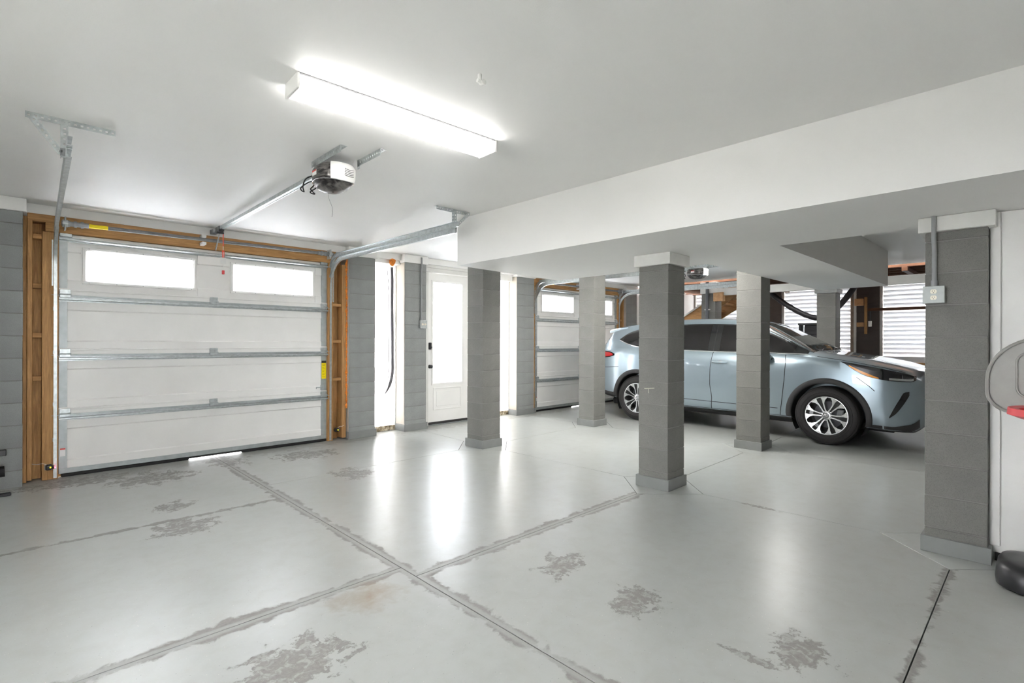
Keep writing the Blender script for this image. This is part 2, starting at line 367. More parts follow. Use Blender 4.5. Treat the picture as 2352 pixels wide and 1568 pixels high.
# ------------------------------------------------------------------ floor: slabs with open joints
def floor_material(name, patches, brown, lines):
    mt, nt, b = nmat(name); L = nt.links.new
    geo = N(nt, 'ShaderNodeNewGeometry'); pos = geo.outputs['Position']
    sep = N(nt, 'ShaderNodeSeparateXYZ'); L(pos, sep.inputs[0]); X, Y = sep.outputs[0], sep.outputs[1]
    def M(op, a, b_=None, clamp=False):
        n = N(nt, 'ShaderNodeMath', operation=op); n.use_clamp = clamp
        for k, v in enumerate((a, b_)):
            if v is None: continue
            if isinstance(v, (int, float)): n.inputs[k].default_value = v
            else: L(v, n.inputs[k])
        return n.outputs[0]
    def noise(scale, detail=5, rough=0.6, vec=None, dist=0.0):
        n = N(nt, 'ShaderNodeTexNoise'); n.inputs['Scale'].default_value = scale; n.inputs['Detail'].default_value = detail; n.inputs['Roughness'].default_value = rough
        n.inputs['Distortion'].default_value = dist
        L(vec or pos, n.inputs['Vector']); return n.outputs[0]
    nA = noise(9, 8, 0.62, dist=0.4); nB = noise(1.1, 4); nC = noise(45, 4, 0.7); nD = noise(0.6, 3); nE = noise(22, 6, 0.65, dist=0.8)
    wear = None
    if lines:
        dm = None
        for axis, c0, extra in lines:
            d = M('ABSOLUTE', M('SUBTRACT', X if axis == 'x' else Y, c0))
            if extra: d = M('ADD', d, extra)
            dm = d if dm is None else M('MINIMUM', dm, d)
        dn = M('ADD', dm, M('MULTIPLY', M('SUBTRACT', nA, 0.5), 0.16))
        dn = M('ADD', dn, M('MULTIPLY', M('SUBTRACT', nB, 0.5), 0.14))
        outer = M('SUBTRACT', 1.0, M('MULTIPLY', M('SUBTRACT', dn, 0.042), 55.0, True), True)
        inner = M('MULTIPLY', M('SUBTRACT', dm, 0.022), 60.0, True)
        wear = M('MULTIPLY', outer, M('ADD', M('MULTIPLY', inner, 0.5), 0.5))
    pm = None
    for (px, py, rx, ry) in patches:
        ex = M('MULTIPLY', M('SUBTRACT', X, px), 1/rx); ey = M('MULTIPLY', M('SUBTRACT', Y, py), 1/ry)
        q = M('SQRT', M('ADD', M('MULTIPLY', ex, ex), M('MULTIPLY', ey, ey)))
        q = M('ADD', M('ADD', q, M('MULTIPLY', M('SUBTRACT', nA, 0.5), 3.4)), M('MULTIPLY', M('SUBTRACT', nC, 0.5), 1.2))
        k = M('MULTIPLY', M('SUBTRACT', 0.90, q), 6.0, True)
        pm = k if pm is None else M('MAXIMUM', pm, k)
    if pm is not None: pm = M('MULTIPLY', pm, M('ADD', 0.35, M('MULTIPLY', M('SUBTRACT', nE, 0.40), 6.0, True)), True)
    # bare strip by the garage doors
    strip = M('MULTIPLY', M('SUBTRACT', M('ADD', Y, M('MULTIPLY', M('SUBTRACT', nA, 0.5), 0.9)), 6.30), 6.0, True)
    wear = M('MULTIPLY', strip, 0.55) if wear is None else M('MAXIMUM', wear, M('MULTIPLY', strip, 0.55))
    if pm is not None: wear = M('MAXIMUM', wear, pm)
    coat = ramp(nt, nD, [(0.3, (0.400, 0.416, 0.398)), (0.7, (0.465, 0.480, 0.460))])
    mx0 = N(nt, 'ShaderNodeMix', data_type='RGBA', blend_type='MULTIPLY'); mx0.inputs[0].default_value = 1.0
    L(coat, mx0.inputs[6]); L(ramp(nt, nA, [(0.25, (0.93, 0.92, 0.90)), (0.55, g(1.0)), (0.85, (1.03, 1.03, 1.03))]), mx0.inputs[7])
    # paint flakes
    vo = N(nt, 'ShaderNodeTexVoronoi'); vo.inputs['Scale'].default_value = 58; L(pos, vo.inputs['Vector'])
    fl = M('LESS_THAN', M('ADD', vo.outputs['Distance'], M('MULTIPLY', M('SUBTRACT', nC, 0.5), 0.25)), 0.10); sp = N(nt, 'ShaderNodeSeparateColor'); L(vo.outputs['Color'], sp.inputs[0])
    fl = M('MULTIPLY', fl, M('GREATER_THAN', sp.outputs[0], 0.55))
    flc = ramp(nt, sp.outputs[1], [(0.0, (0.10, 0.10, 0.10)), (0.45, (0.30, 0.28, 0.25)), (0.5, (0.78, 0.74, 0.64)), (1.0, (0.85, 0.82, 0.78))], 'CONSTANT')
    mx1 = N(nt, 'ShaderNodeMix', data_type='RGBA'); L(M('MULTIPLY', fl, 0.5), mx1.inputs[0]); L(mx0.outputs[2], mx1.inputs[6]); L(flc, mx1.inputs[7])
    worn = ramp(nt, nC, [(0.3, (0.235, 0.227, 0.211)), (0.7, (0.315, 0.305, 0.287))])
    mx2 = N(nt, 'ShaderNodeMix', data_type='RGBA'); L(wear, mx2.inputs[0]); L(mx1.outputs[2], mx2.inputs[6]); L(worn, mx2.inputs[7])
    if brown:
        # brown stain
        bx = M('MULTIPLY', M('SUBTRACT', X, 1.33), 1/.22); by = M('MULTIPLY', M('SUBTRACT', Y, 2.45), 1/.17)
        bq = M('ADD', M('SQRT', M('ADD', M('MULTIPLY', bx, bx), M('MULTIPLY', by, by))), M('MULTIPLY', M('SUBTRACT', nA, 0.5), 2.0))
        bs = M('MULTIPLY', M('SUBTRACT', 1.0, bq), 0.9, True)
        mx3 = N(nt, 'ShaderNodeMix', data_type='RGBA'); L(bs, mx3.inputs[0]); L(mx2.outputs[2], mx3.inputs[6]); mx3.inputs[7].default_value = (0.30, 0.24, 0.17, 1)
    else: mx3 = mx2
    L(mx3.outputs[2], b.inputs['Base Color'])
    rg = M('ADD', M('ADD', 0.272, M('MULTIPLY', nB, 0.05)), M('MULTIPLY', wear, 0.28)); L(rg, b.inputs['Roughness'])
    hsum = M('ADD', M('MULTIPLY', nC, 0.25), M('MULTIPLY', wear, -1.0)); bump(nt, b, hsum, 0.10, 0.004)
    b.inputs['Specular IOR Level'].default_value = 0.6
FLOOR_PATCHES = [(0.95, 6.0, .36, .28), (0.45, 6.35, .55, .22), (2.45, 6.0, .36, .26), (.87, 4.3, .22, .20), (2.45, 4.82, .20, .26), (2.30, 1.47, .16, .14), (2.43, .72, .17, .13),
                 (2.24, .86, .03, .13), (.84, 2.16, .24, .19), (2.36, 2.0, .17, .14), (.90, 4.87, .16, .14), (4.34, 1.6, .03, .20), (1.68, 6.25, .18, .30)]
floor_material('floor_epoxy', [], False, [])
WORN = [('x', 1.635, 0), ('y', 2.63, 0), ('y', 2.476, 0), ('y', 4.49, .03), ('y', .376, .03)]   # joints with a worn margin

floor = struct('floor', 'pale grey epoxy coated concrete slab floor with worn joints', MB().box(-3.0, 13.3, -3.0, 6.86, -0.30, -0.004), 'subbase')
XS = [(4.315, 4.34, 4.375), None]
nodes = {  # column nodes of the joint grid (x, y), radius of the diamond cut-out
 (0, 0): (4.375, .376), (0, 1): (4.34, 2.476), (0, 2): (4.31, 4.98),
 (1, 0): (6.74, .40), (1, 1): (6.725, 2.507), (1, 2): (6.655, 5.032),
 (2, 0): (10.65, .42), (2, 1): (10.65, 2.71), (2, 2): (10.65, 4.90)}
DR = 0.41; GAP = 0.0028
def edge_pt(c, d): return (c[0]+d[0]*DR, c[1]+d[1]*DR)
slabs = []
YB, YT = -3.0, 6.86
slabs += [[(-3, YB), (1.635, YB), (1.635, 2.63), (-3, 2.63)], [(-3, 2.63), (1.635, 2.63), (1.635, 4.49), (-3, 4.47)], [(-3, 4.47), (1.635, 4.49), (1.635, YT), (-3, YT)]]
ylev = [None, 0, 1, 2, None]
for ci in range(4):
    for ri in range(4):
        lx = ci-1; rx = ci if ci < 3 else None
        def corner(colk, rowk, sx, sy):
            # sx, sy: direction from the corner into the slab
            if colk is None or colk < 0 or rowk is None:
                x = 1.635 if (colk is not None and colk < 0) else 13.3
                if colk is not None and colk >= 0: x = nodes[(colk, 0 if sy < 0 and rowk is None else (0 if ri == 0 else 2))][0]
                if rowk is None: y = YB if sy > 0 else YT
                else:
                    k = 0 if (colk is None or colk < 0) and ci == 0 else 2
                    y = nodes[(k if k in (0, 2) else 0, rowk)][1]
                return [(x, y)]
            c = nodes[(colk, rowk)]
            h = edge_pt(c, (sx, 0)); v = edge_pt(c, (0, sy))
            return [h, v] if sx*sy < 0 else [v, h]
        lo = None if ri == 0 else ri-1; hi = None if ri == 3 else ri
        poly = []
        poly += corner(lx if lx >= 0 else -1, lo, 1, 1)
        poly += corner(rx, lo, -1, 1)
        poly += corner(rx, hi, -1, -1)
        poly += corner(lx if lx >= 0 else -1, hi, 1, -1)
        slabs.append(poly)
for c in nodes.values(): slabs.append([edge_pt(c, (1, 0)), edge_pt(c, (0, 1)), edge_pt(c, (-1, 0)), edge_pt(c, (0, -1))])
def shrink(poly, d):
    n = len(poly); out = []
    for i in range(n):
        a = Vector((*poly[i-1], 0)); b_ = Vector((*poly[i], 0)); c = Vector((*poly[(i+1) % n], 0))
        d1 = (b_-a).normalized(); d2 = (c-b_).normalized(); n1 = Vector((-d1.y, d1.x, 0)); n2 = Vector((-d2.y, d2.x, 0))
        k = d/max(0.3, (1+n1.dot(n2))); out.append((b_.x+(n1+n2).x*k, b_.y+(n1+n2).y*k))
    return out
for poly in slabs:
    bx0, bx1 = min(q[0] for q in poly), max(q[0] for q in poly); by0, by1 = min(q[1] for q in poly), max(q[1] for q in poly)
    mine = [q for q in FLOOR_PATCHES if bx0-q[2]*1.8 < q[0] < bx1+q[2]*1.8 and by0-q[3]*1.8 < q[1] < by1+q[3]*1.8]
    fm = 'floor_epoxy'
    lines = []
    if len(poly) != 4 or bx1 < 1.7:
        for ax_, c0, ex in WORN:
            lo_, hi_ = (bx0, bx1) if ax_ == 'x' else (by0, by1)
            if min(abs(lo_-c0), abs(hi_-c0)) < .05 and bx0 < 4.0 and (ax_ == 'x' or (bx1 < 1.7) == (c0 in (2.63, 4.49))): lines.append((ax_, c0, ex))
    if mine or lines:
        fm = 'floor_epoxy_%d' % len(MATS); floor_material(fm, mine, bx1 < 1.7 and by0 < 0, lines)
    MB().prism(shrink(poly, GAP), -0.05, 0.0, inset=0.001).build('slab', fm, floor)

# ------------------------------------------------------------------ ceiling, soffit, walls
ceiling = struct('ceiling', 'smooth white painted drywall ceiling', MB().box(-3.0, 10.45, -3.0, 6.9, ZC, ZC+0.12), 'ceiling_paint')
sof = [(3.345, -3.0), (4.55, -3.0), (4.55, 1.515), (8.85, 1.515), (8.85, 2.392), (5.11, 2.392), (5.09, 4.42), (3.352, 4.305)]
struct('ceiling_soffit', 'long white boxed drop soffit branching over the parked car', MB().prism(sof, ZS, ZC+0.002), 'ceiling_paint')
def fill_window_wall(name, label, wn, ax, c0, c1, a0, a1, o):
    # a wall with a glazed opening added to let in fill light; ax 'x': wall runs along y at x=c0..c1, ax 'y': along x at y=c0..c1
    q0, q1, zb, zt = o
    B = (lambda m_, p0, p1, z0, z1, d=0.0, c=0.0: m_.box(c0+d, c1-d, p0, p1, z0, z1, c)) if ax == 'x' else (lambda m_, p0, p1, z0, z1, d=0.0, c=0.0: m_.box(p0, p1, c0+d, c1-d, z0, z1, c))
    m_ = MB(); B(m_, a0, q0, 0, ZC); B(m_, q1, a1, 0, ZC); B(m_, q0, q1, 0, zb); B(m_, q0, q1, zt, ZC); struct(name, label, m_, 'wall_paint')
    m_ = MB(); B(m_, q0, q1, zb, zb+.05, .02); B(m_, q0, q1, zt-.05, zt, .02); B(m_, q0, q0+.05, zb+.05, zt-.05, .02); B(m_, q1-.05, q1, zb+.05, zt-.05, .02)
    w_ = struct('window_%d' % wn, 'white framed window added for fill light in the ' + ('near end wall' if ax == 'x' else 'wall behind the viewer'), m_, 'trim_paint')
    m_ = MB(); B(m_, q0+.05, q1-.05, zb+.05, zt-.05, .057); m_.build('pane', 'clear_glass', w_)
fill_window_wall('wall_left', 'white wall with an added fill window at the near end of the garage', 1, 'x', -3.12, -3.0, -3.0, 6.9, OPL)
fill_window_wall('wall_near', 'white wall with an added fill window behind the viewer', 2, 'y', -3.12, -3.0, -3.12, 13.4, OPN)
# white partition running away from the outlet column, with a thicker edge board
wp = struct('wall_side', 'white painted panel wall beside the block column with outlet', MB().box(4.325, 4.42, -3.0, 0.222, 0.055, ZS-.001), 'wall_paint')
MB().box(4.300, 4.326, 0.175, 0.2235, 0.10, ZS-.002, .003).build('edge_board', 'wall_paint', wp)
MB().box(4.335, 4.41, -3.0, 0.20, 0.0, 0.055).build('sole_plate', 'dark_plastic', wp)

# back wall around the doors: strips of white board over header framing
wbk = MB()
wbk.box(-3.0, 13.3, 6.62, 6.90, 2.535, ZC)              # band over everything
wbk.box(-3.0, -0.55, 6.60, 6.86, 0, 2.535)
wbk.box(3.60, 4.14, 6.66, 6.90, 2.475, 2.536)           # over the narrow white bay
wbk.box(4.49, 6.50, 6.70, 6.90, 2.425, 2.536)           # over entry door
wbk.box(5.56, 5.86, 6.70, 6.88, 0, 2.425)
wbk.box(10.42, 13.3, 6.62, 6.90, 0, 2.535)
struct('wall_back', 'white boarded back wall above and between the doors', wbk, 'wall_paint')
# entry casing boards
tr = tag(empty('trim_1', (5.05, 6.70, 0)), 'white casing around the glazed entry door', None, None, 'structure')
MB().box(4.49, 5.62, 6.675, 6.70, 2.425, 2.49, .003).build('head_board', 'trim_paint', tr)
MB().box(4.49, 5.62, 6.660, 6.70, 2.49, 2.5345, .003).build('head_board', 'trim_paint', tr)
MB().box(4.52, 4.648, 6.70, 6.84, 0, 2.425, .003).build('jamb', 'trim_paint', tr)
MB().box(5.50, 5.60, 6.70, 6.84, 0, 2.425, .003).build('jamb', 'trim_paint', tr)
# outside ground
struct('ground', 'gravel ground around the garage', MB().box(-40, 50, -40, 50, -0.62, -0.31), 'ground_gravel')
dr = MB(); dr.box(-3, 13.3, 6.866, 16, -0.31, -0.004); struct('ground_driveway', 'light concrete apron outside the garage doors', dr, 'ground_concrete')

# ------------------------------------------------------------------ block columns and piers
COURSE, FIRST = 0.2032, 0.156
def column(name, label, x0, x1, y0, y1, ztop, group, cap=None, base=True, mat='block_grey', mort='mortar', base_sides='wesn'):
    cx, cy = (x0+x1)/2, (y0+y1)/2
    t = thing(name, label, 'column' if name == 'block_column' else 'pillar', (cx, cy, 0), group)
    MB().box(x0+.0035, x1-.0035, y0+.0035, y1-.0035, 0, ztop).build('mortar_core', mort, t)
    zs = [0.0, FIRST]
    while zs[-1]+COURSE < ztop-0.01: zs.append(zs[-1]+COURSE)
    zs.append(ztop)
    cache = {}
    for a, b_ in zip(zs, zs[1:]):
        h = round(b_-a-0.0055, 4)
        if h < 0.01: continue
        if h not in cache:
            cache[h] = MB().obox((0, 0, 0), ((x1-x0)/2, (y1-y0)/2, h/2), 0.003).mesh('block')
        piece('block', cache[h], mat, t, (cx+random.uniform(-.0015, .0015), cy+random.uniform(-.0015, .0015), (a+b_)/2))
    if base:
        th = .0185; hb = .10
        if 'w' in base_sides: MB().box(x0-th, x0, y0-th, y1+th, 0, hb, .002).build('base_board', 'base_grey', t)
        if 'e' in base_sides: MB().box(x1, x1+th, y0-th, y1+th, 0, hb, .002).build('base_board', 'base_grey', t)
        if 's' in base_sides: MB().box(x0, x1, y0-th, y0, 0, hb, .002).build('base_board', 'base_grey', t)
        if 'n' in base_sides: MB().box(x0, x1, y1, y1+th, 0, hb, .002).build('base_board', 'base_grey', t)
    if cap:
        e, zc0, zc1, cm = cap
        MB().box(x0-e, x1+e, y0-e, y1+e, zc0, zc1, .003).build('cap', cm, t)
    return t
G1 = 'grey block columns standing free in the garage'
column('block_column', 'dark grey block column in the middle with a cream cap', 4.190, 4.490, 2.326, 2.626, 2.036, G1, (.034, 2.036, ZS-.001, 'trim_paint'))
column('block_column', 'grey block column in front of the entry door', 4.160, 4.460, 4.830, 5.130, 2.52, G1, (.034, 2.52, ZC-.001, 'trim_paint'))
column('block_column', 'pale block column in front of the second garage door', 6.505, 6.805, 4.882, 5.182, 2.52, G1, (.034, 2.52, ZC-.001, 'trim_paint'))
column('block_column', 'pale block column beside the front door of the car', 6.575, 6.875, 2.400, 2.700, 2.52, G1, (.02, 2.52, ZC-.001, 'trim_paint'))
column('block_column', 'dark grey block column carrying a conduit and outlet near the toy hoop', 4.225, 4.525, 0.226, 0.526, 2.044, G1, (.033, 2.044, ZS-.001, 'trim_paint'), base_sides='wesn')
column('block_column', 'grey block column rising behind the bonnet of the car', 10.50, 10.80, 2.56, 2.86, 2.225, G1, (.03, 2.225, 2.30, 'base_grey'))
column('block_column', 'grey block column with a dark pipe behind the car roof', 10.50, 10.80, 4.75, 5.05, 2.36, G1, (.02, 2.36, 2.60, 'trim_paint'))
fcol = [o for o in C.objects if o.name == 'block_column'][0]
ck = MB(); ck.bar((4.1885, 2.565, .905), (4.1885, 2.46, .915), .002, .006).bar((4.1885, 2.52, .905), (4.1885, 2.518, .865), .002, .005, up=(0, 1, 0)); ck.build('chalk_mark', 'chalk', fcol)
G2 = 'grey block piers along the door wall'
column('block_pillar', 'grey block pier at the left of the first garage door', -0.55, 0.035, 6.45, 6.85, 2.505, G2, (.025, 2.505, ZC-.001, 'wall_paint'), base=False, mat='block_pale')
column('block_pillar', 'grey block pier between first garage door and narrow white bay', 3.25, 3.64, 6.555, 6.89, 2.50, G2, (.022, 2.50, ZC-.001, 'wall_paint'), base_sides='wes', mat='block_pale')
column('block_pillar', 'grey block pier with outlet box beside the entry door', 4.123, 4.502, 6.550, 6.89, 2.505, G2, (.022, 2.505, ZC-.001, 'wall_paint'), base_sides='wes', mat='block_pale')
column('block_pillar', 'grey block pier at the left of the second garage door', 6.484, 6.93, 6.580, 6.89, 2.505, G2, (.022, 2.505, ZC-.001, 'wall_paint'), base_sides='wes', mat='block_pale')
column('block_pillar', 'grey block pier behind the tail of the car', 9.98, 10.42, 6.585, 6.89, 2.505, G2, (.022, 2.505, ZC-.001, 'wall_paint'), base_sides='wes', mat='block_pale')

def side_skin(t, x, ya, yb, zt, mat): MB().box(x-.007, x-.001, ya, yb, .10, zt).build('side_render', mat, t)
for t_ in [o for o in C.objects if o.name.startswith('block_pillar')]:
    c_ = WL[t_.name]
    if 3 < c_.x < 4: side_skin(t_, 3.25, 6.562, 6.88, 2.50, 'render_beige')
    elif 4 < c_.x < 5: side_skin(t_, 4.123, 6.557, 6.79, 2.50, 'render_white')
    elif 6 < c_.x < 7: side_skin(t_, 6.484, 6.587, 6.79, 2.50, 'render_white')
    elif c_.x > 9: side_skin(t_, 9.98, 6.592, 6.88, 2.50, 'render_beige')
# ------------------------------------------------------------------ narrow white bays (translucent sheets lit from outside)
def white_bay(n, label, x0, x1, y):
    o = tag(empty('window_%d' % n, ((x0+x1)/2, y, 0)), label, None, None, 'structure')
    MB().box(x0, x1, y, y+.006, .075, 2.475).build('pane', 'white_sheet', o)
    MB().box(x0, x1, y-.01, y+.05, 0, .075, .004).build('sill', 'sill_dirty', o)
    MB().box(x1-.022, x1, y-.02, y, .075, 2.475, .002).build('edge_strip', 'trim_paint', o)
    return o
mt, nt, b = nmat('sill_dirty')
n = N(nt, 'ShaderNodeTexNoise'); n.inputs['Scale'].default_value = 18; n.inputs['Detail'].default_value = 8; nt.links.new(coords(nt), n.inputs['Vector'])
nt.links.new(ramp(nt, n.outputs[0], [(0.35, (0.10, 0.07, 0.04)), (0.5, (0.42, 0.34, 0.22)), (0.62, (0.72, 0.66, 0.52))]), b.inputs['Base Color']); b.inputs['Roughness'].default_value = 0.8
white_bay(3, 'narrow bright white sheet window between two block piers', 3.62, 4.123, 6.80)
white_bay(4, 'narrow bright white sheet window right of the entry door', 5.86, 6.484, 6.80)

# ------------------------------------------------------------------ entry door
d3 = tag(empty('door_3', (5.07, 6.76, 0)), 'white entry door with tall frosted glass and black lock', None, None, 'structure')
y0, y1 = 6.74, 6.785; X0, X1, Zb, Zt = 4.652, 5.496, .05, 2.42
gx0, gx1, gz0, gz1 = 4.755, 5.345, .665, 2.285
st = MB(); st.box(X0, gx0, y0, y1, Zb, Zt).box(gx1, X1, y0, y1, Zb, Zt).box(gx0, gx1, y0, y1, gz1, Zt).box(gx0, gx1, y0, y1, Zb, gz0)
st.build('door_leaf', 'door_white', d3)
gl = MB(); e = .028
gl.box(gx0-e, gx0+.006, y0-.012, y0, gz0-e, gz1+e, .003).box(gx1-.006, gx1+e, y0-.012, y0, gz0-e, gz1+e, .003).box(gx0, gx1, y0-.012, y0, gz1-.006, gz1+e, .003).box(gx0, gx1, y0-.012, y0, gz0-e, gz0+.006, .003)
fr_ = gl.build('glazing_frame', 'door_white', d3)
MB().box(gx0, gx1, y0+.018, y0+.023, gz0, gz1).build('pane', 'door_glass', d3)
pn = MB(); px0, px1, pz0, pz1 = 4.765, 5.33, .235, .595
pn.box(px0, px1, y0-.010, y0, pz0, pz0+.022, .004).box(px0, px1, y0-.010, y0, pz1-.022, pz1, .004).box(px0, px0+.022, y0-.010, y0, pz0+.02, pz1-.02, .004).box(px1-.022, px1, y0-.010, y0, pz0+.02, pz1-.02, .004)
pn.box(px0+.06, px1-.06, y0-.007, y0, pz0+.06, pz1-.06, .006)
pn.build('moulded_panel', 'door_white', d3)
MB().box(X0, X1, y0-.008, y1, .012, .05, .003).build('bottom_sweep', 'dark_plastic', d3)
MB().box(X0-.02, X1+.02, 6.70, 6.86, 0, .013, .003).build('threshold', 'steel_dull', d3)
lk = MB(); lk.box(4.672, 4.722, y0-.03, y0, 1.205, 1.315, .008).cyl((4.697, y0-.045, 1.24), (4.697, y0-.028, 1.24), .017, 16); lk.build('keypad_lock', 'black_plastic', d3)
kb = MB(); kb.cyl((4.697, y0-.012, .935), (4.697, y0, .935), .030, 18).lathe([(0, .012), (.015, .012), (.02, .022), (.032, .029), (.046, .027), (.056, .015), (.058, 0)], (4.697, y0-.010, .935), (0, -1, 0), 18); kb.build('door_knob', 'black_plastic', d3, smooth=True)

# ------------------------------------------------------------------ sectional garage doors
def u_strut(mb, x0, x1, y, z, h, d):
    # hat profile running along x: flanges on the door, round nosed rib standing out toward the room
    prof = [(0, h/2), (-.004, h/2), (-.004, h*.28), (-d*.8, h*.24), (-d, h*.12), (-d, -h*.12), (-d*.8, -h*.24), (-.004, -h*.28), (-.004, -h/2), (0, -h/2)]
    mb.sweep(prof, [(x0, y, z), (x1, y, z)], [((0, 1, 0), (0, 0, 1))]*2)
def garage_door(n, label, X0, X1, Y):
    t = tag(empty('door_%d' % n, ((X0+X1)/2, Y, 0)), label, None, None, 'structure')
    W = X1-X0; zz = [0.036, 0.615, 1.197, 1.778, 2.36]; sx = (X1-X0)/2.68
    for i in range(4):
        a, b_ = zz[i]+.002, zz[i+1]-.002; top = (i == 3)
        p = MB()
        if not top:
            p.box(X0, X1, Y+.012, Y+.045, a, b_)
            lo, hi = a+.135, b_-.150
            p.sweep([(.012, 0), (0, 0), (0, hi-lo-.0), (.012, hi-lo)], [(0, 0, 0), (0, 0, 0)], [((0, 1, 0), (0, 0, 1))]*2) if False else None
            p.sweep([(.012, a), (0, a), (0, lo-.012), (.012, lo)], [(X0+.055, Y, 0), (X1-.055, Y, 0)], [((0, 1, 0), (0, 0, 1))]*2)
            p.sweep([(.012, hi), (0, hi+.012), (0, b_), (.012, b_)], [(X0+.055, Y, 0), (X1-.055, Y, 0)], [((0, 1, 0), (0, 0, 1))]*2)
            p.build('door_panel', 'door_white', t)
        else:
            wins = [(X0+.175*sx, X0+1.163*sx), (X0+1.513*sx, X0+2.512*sx)]; wz0, wz1 = 1.898, 2.262
            cuts = [X0]+[v for w_ in wins for v in w_]+[X1]
            for k in range(0, len(cuts), 2): p.box(cuts[k], cuts[k+1], Y+.012, Y+.045, wz0, wz1)
            p.box(X0, X1, Y+.012, Y+.045, a, wz0).box(X0, X1, Y+.012, Y+.045, wz1, b_)
            for k in range(0, len(cuts), 2):
                x_a, x_b = cuts[k]+(.055 if k == 0 else .012), cuts[k+1]-(.055 if k == 4 else .012)
                p.sweep([(.012, a), (0, a), (0, 1.925), (.012, 1.937)], [(x_a, Y, 0), (x_b, Y, 0)], [((0, 1, 0), (0, 0, 1))]*2)
                p.sweep([(.012, 2.195), (0, 2.207), (0, b_), (.012, b_)], [(x_a, Y, 0), (x_b, Y, 0)], [((0, 1, 0), (0, 0, 1))]*2)
            pp = p.build('door_panel', 'door_white', t)
            for (wa, wb_) in wins:
                f = MB(); e = .024
                f.box(wa, wb_, Y-.012, Y+.045, wz0, wz0+e, .003).box(wa, wb_, Y-.012, Y+.045, wz1-e, wz1, .003).box(wa, wa+e, Y-.012, Y+.045, wz0+e, wz1-e, .003).box(wb_-e, wb_, Y-.012, Y+.045, wz0+e, wz1-e, .003)
                f.box(wa+e, wb_-e, Y, Y+.04, wz0+e, wz0+e+.008).box(wa+e, wb_-e, Y, Y+.04, wz1-e-.008, wz1-e).box(wa+e, wa+e+.008, Y, Y+.04, wz0+e, wz1-e).box(wb_-e-.008, wb_-e, Y, Y+.04, wz0+e, wz1-e)
                fo = f.build('window_frame', 'door_white', t)
                MB().box(wa+e, wb_-e, Y+.022, Y+.027, wz0+e, wz1-e).build('pane', 'frosted_pane', fo)
                sw = MB()
                for k in range(5):
                    xx = wa+.05+(wb_-wa-.1)*k/4
                    for z_ in (wz0+.012, wz1-.012): sw.cyl((xx, Y-.014, z_), (xx, Y-.010, z_), .004, 8)
                sw.build('frame_screws', 'steel_dull', fo)
        for (xa, xb) in ((X0, X0+.062), (X1-.072, X1)):
            MB().box(xa, xb, Y-.003, Y+.012, a+.02, b_-.025, .001).build('end_stile', 'galvanised_sheet', t)
    # struts: a pair at every joint, one at the head
    for z in zz[1:4]:
        m1 = MB(); u_strut(m1, X0-.002, X1+.002, Y-.001, z+.050, .030, .014); m1.build('strut', 'door_white', t)
        m2 = MB(); u_strut(m2, X0-.002, X1+.004, Y-.001, z-.040, .044, .048); m2.build('strut', 'galvanised', t)
        m3 = MB(); m3.box(X0, X1, Y-.006, Y+.014, z-.001, z+.034, .002); m3.build('joint_rail', 'door_white', t)
        m3 = MB(); m3.box(X0, X1, Y-.009, Y+.014, z-.020, z+.001, .002); m3.build('joint_rail', 'galvanised_sheet', t)
        for hx in (X0+.045, (X0+X1)/2-.005, X1-.045):
            hg = MB(); hg.box(hx-.04, hx+.04, Y-.028, Y-.004, z+.012, z+.055, .002).box(hx-.04, hx+.04, Y-.034, Y-.004, z-.022, z+.002, .002).cyl((hx-.045, Y-.032, z+.006), (hx+.045, Y-.032, z+.006), .007, 8)
            for s in (-1, 1): hg.cyl((hx+s*.028, Y-.036, z+.034), (hx+s*.028, Y-.026, z+.034), .007, 6)
            hg.build('hinge', 'galvanised', t)
        for s, xe in ((-1, X0), (1, X1)):
            MB().cyl((xe, Y-.03, z-.005), (xe+s*.055, Y-.03, z-.005), .006, 8).build('roller_pin', 'galvanised', t)
    m1 = MB(); u_strut(m1, X0-.002, X1+.004, Y-.001, 2.322, .046, .045); m1.build('strut', 'galvanised', t)
    m1 = MB(); m1.box(X0, X1, Y-.004, Y+.04, 2.335, 2.372, .002); m1.build('head_rail', 'door_white', t)
    for xe in (X0+.05, X1-.05): MB().box(xe-.045, xe+.045, Y-.04, Y-.003, 2.345, 2.378, .002).build('top_bracket', 'galvanised', t)
    # bottom rail and rubber seal, lifted in the middle where daylight shows
    MB().box(X0, X1, Y-.006, Y+.045, .036, .085, .003).build('bottom_rail', 'galvanised_sheet', t)
    xm0, xm1 = X0+1.10, X0+1.64
    for xa, xb in ((X0+.016, xm0), (xm1, X1)):
        MB().box(xa, xb, Y-.004, Y+.046, .0005, .036, .008).build('bottom_seal', 'black_rubber', t)
    MB().box(xm0, xm1, Y-.004, Y+.045, .014, .036, .002).build('bottom_seal', 'black_rubber', t)
    MB().box(X0+.01, X0+.05, Y-.008, Y-.003, .205, .268).build('safety_sticker', 'sticker_white', t)
    MB().box(X0+.01, X0+.05, Y-.0085, Y-.0031, .270, .282).build('safety_sticker', 'sticker_red', t)
    return t
Y1 = 6.64
door1 = garage_door(1, 'white sectional garage door with two long frosted windows nearest the viewer', 0.290, 2.970, Y1)
st_ = MB().box(2.902, 2.962, Y1-.0075, Y1-.003, .835, 1.045); so = st_.build('warning_sticker', 'sticker_yellow', door1)
MB().box(2.902, 2.962, Y1-.0078, Y1-.003, 1.045, 1.075).build('warning_header', 'sticker_black', door1)
tx = MB()
for k in range(13):
    zk = 1.02-k*.0135
    if k % 3 != 2: tx.box(2.910, 2.950-(k % 4)*.005, Y1-.0082, Y1-.0075, zk, zk+.0022)
tx.build('printed_lines', 'sticker_black', door1)
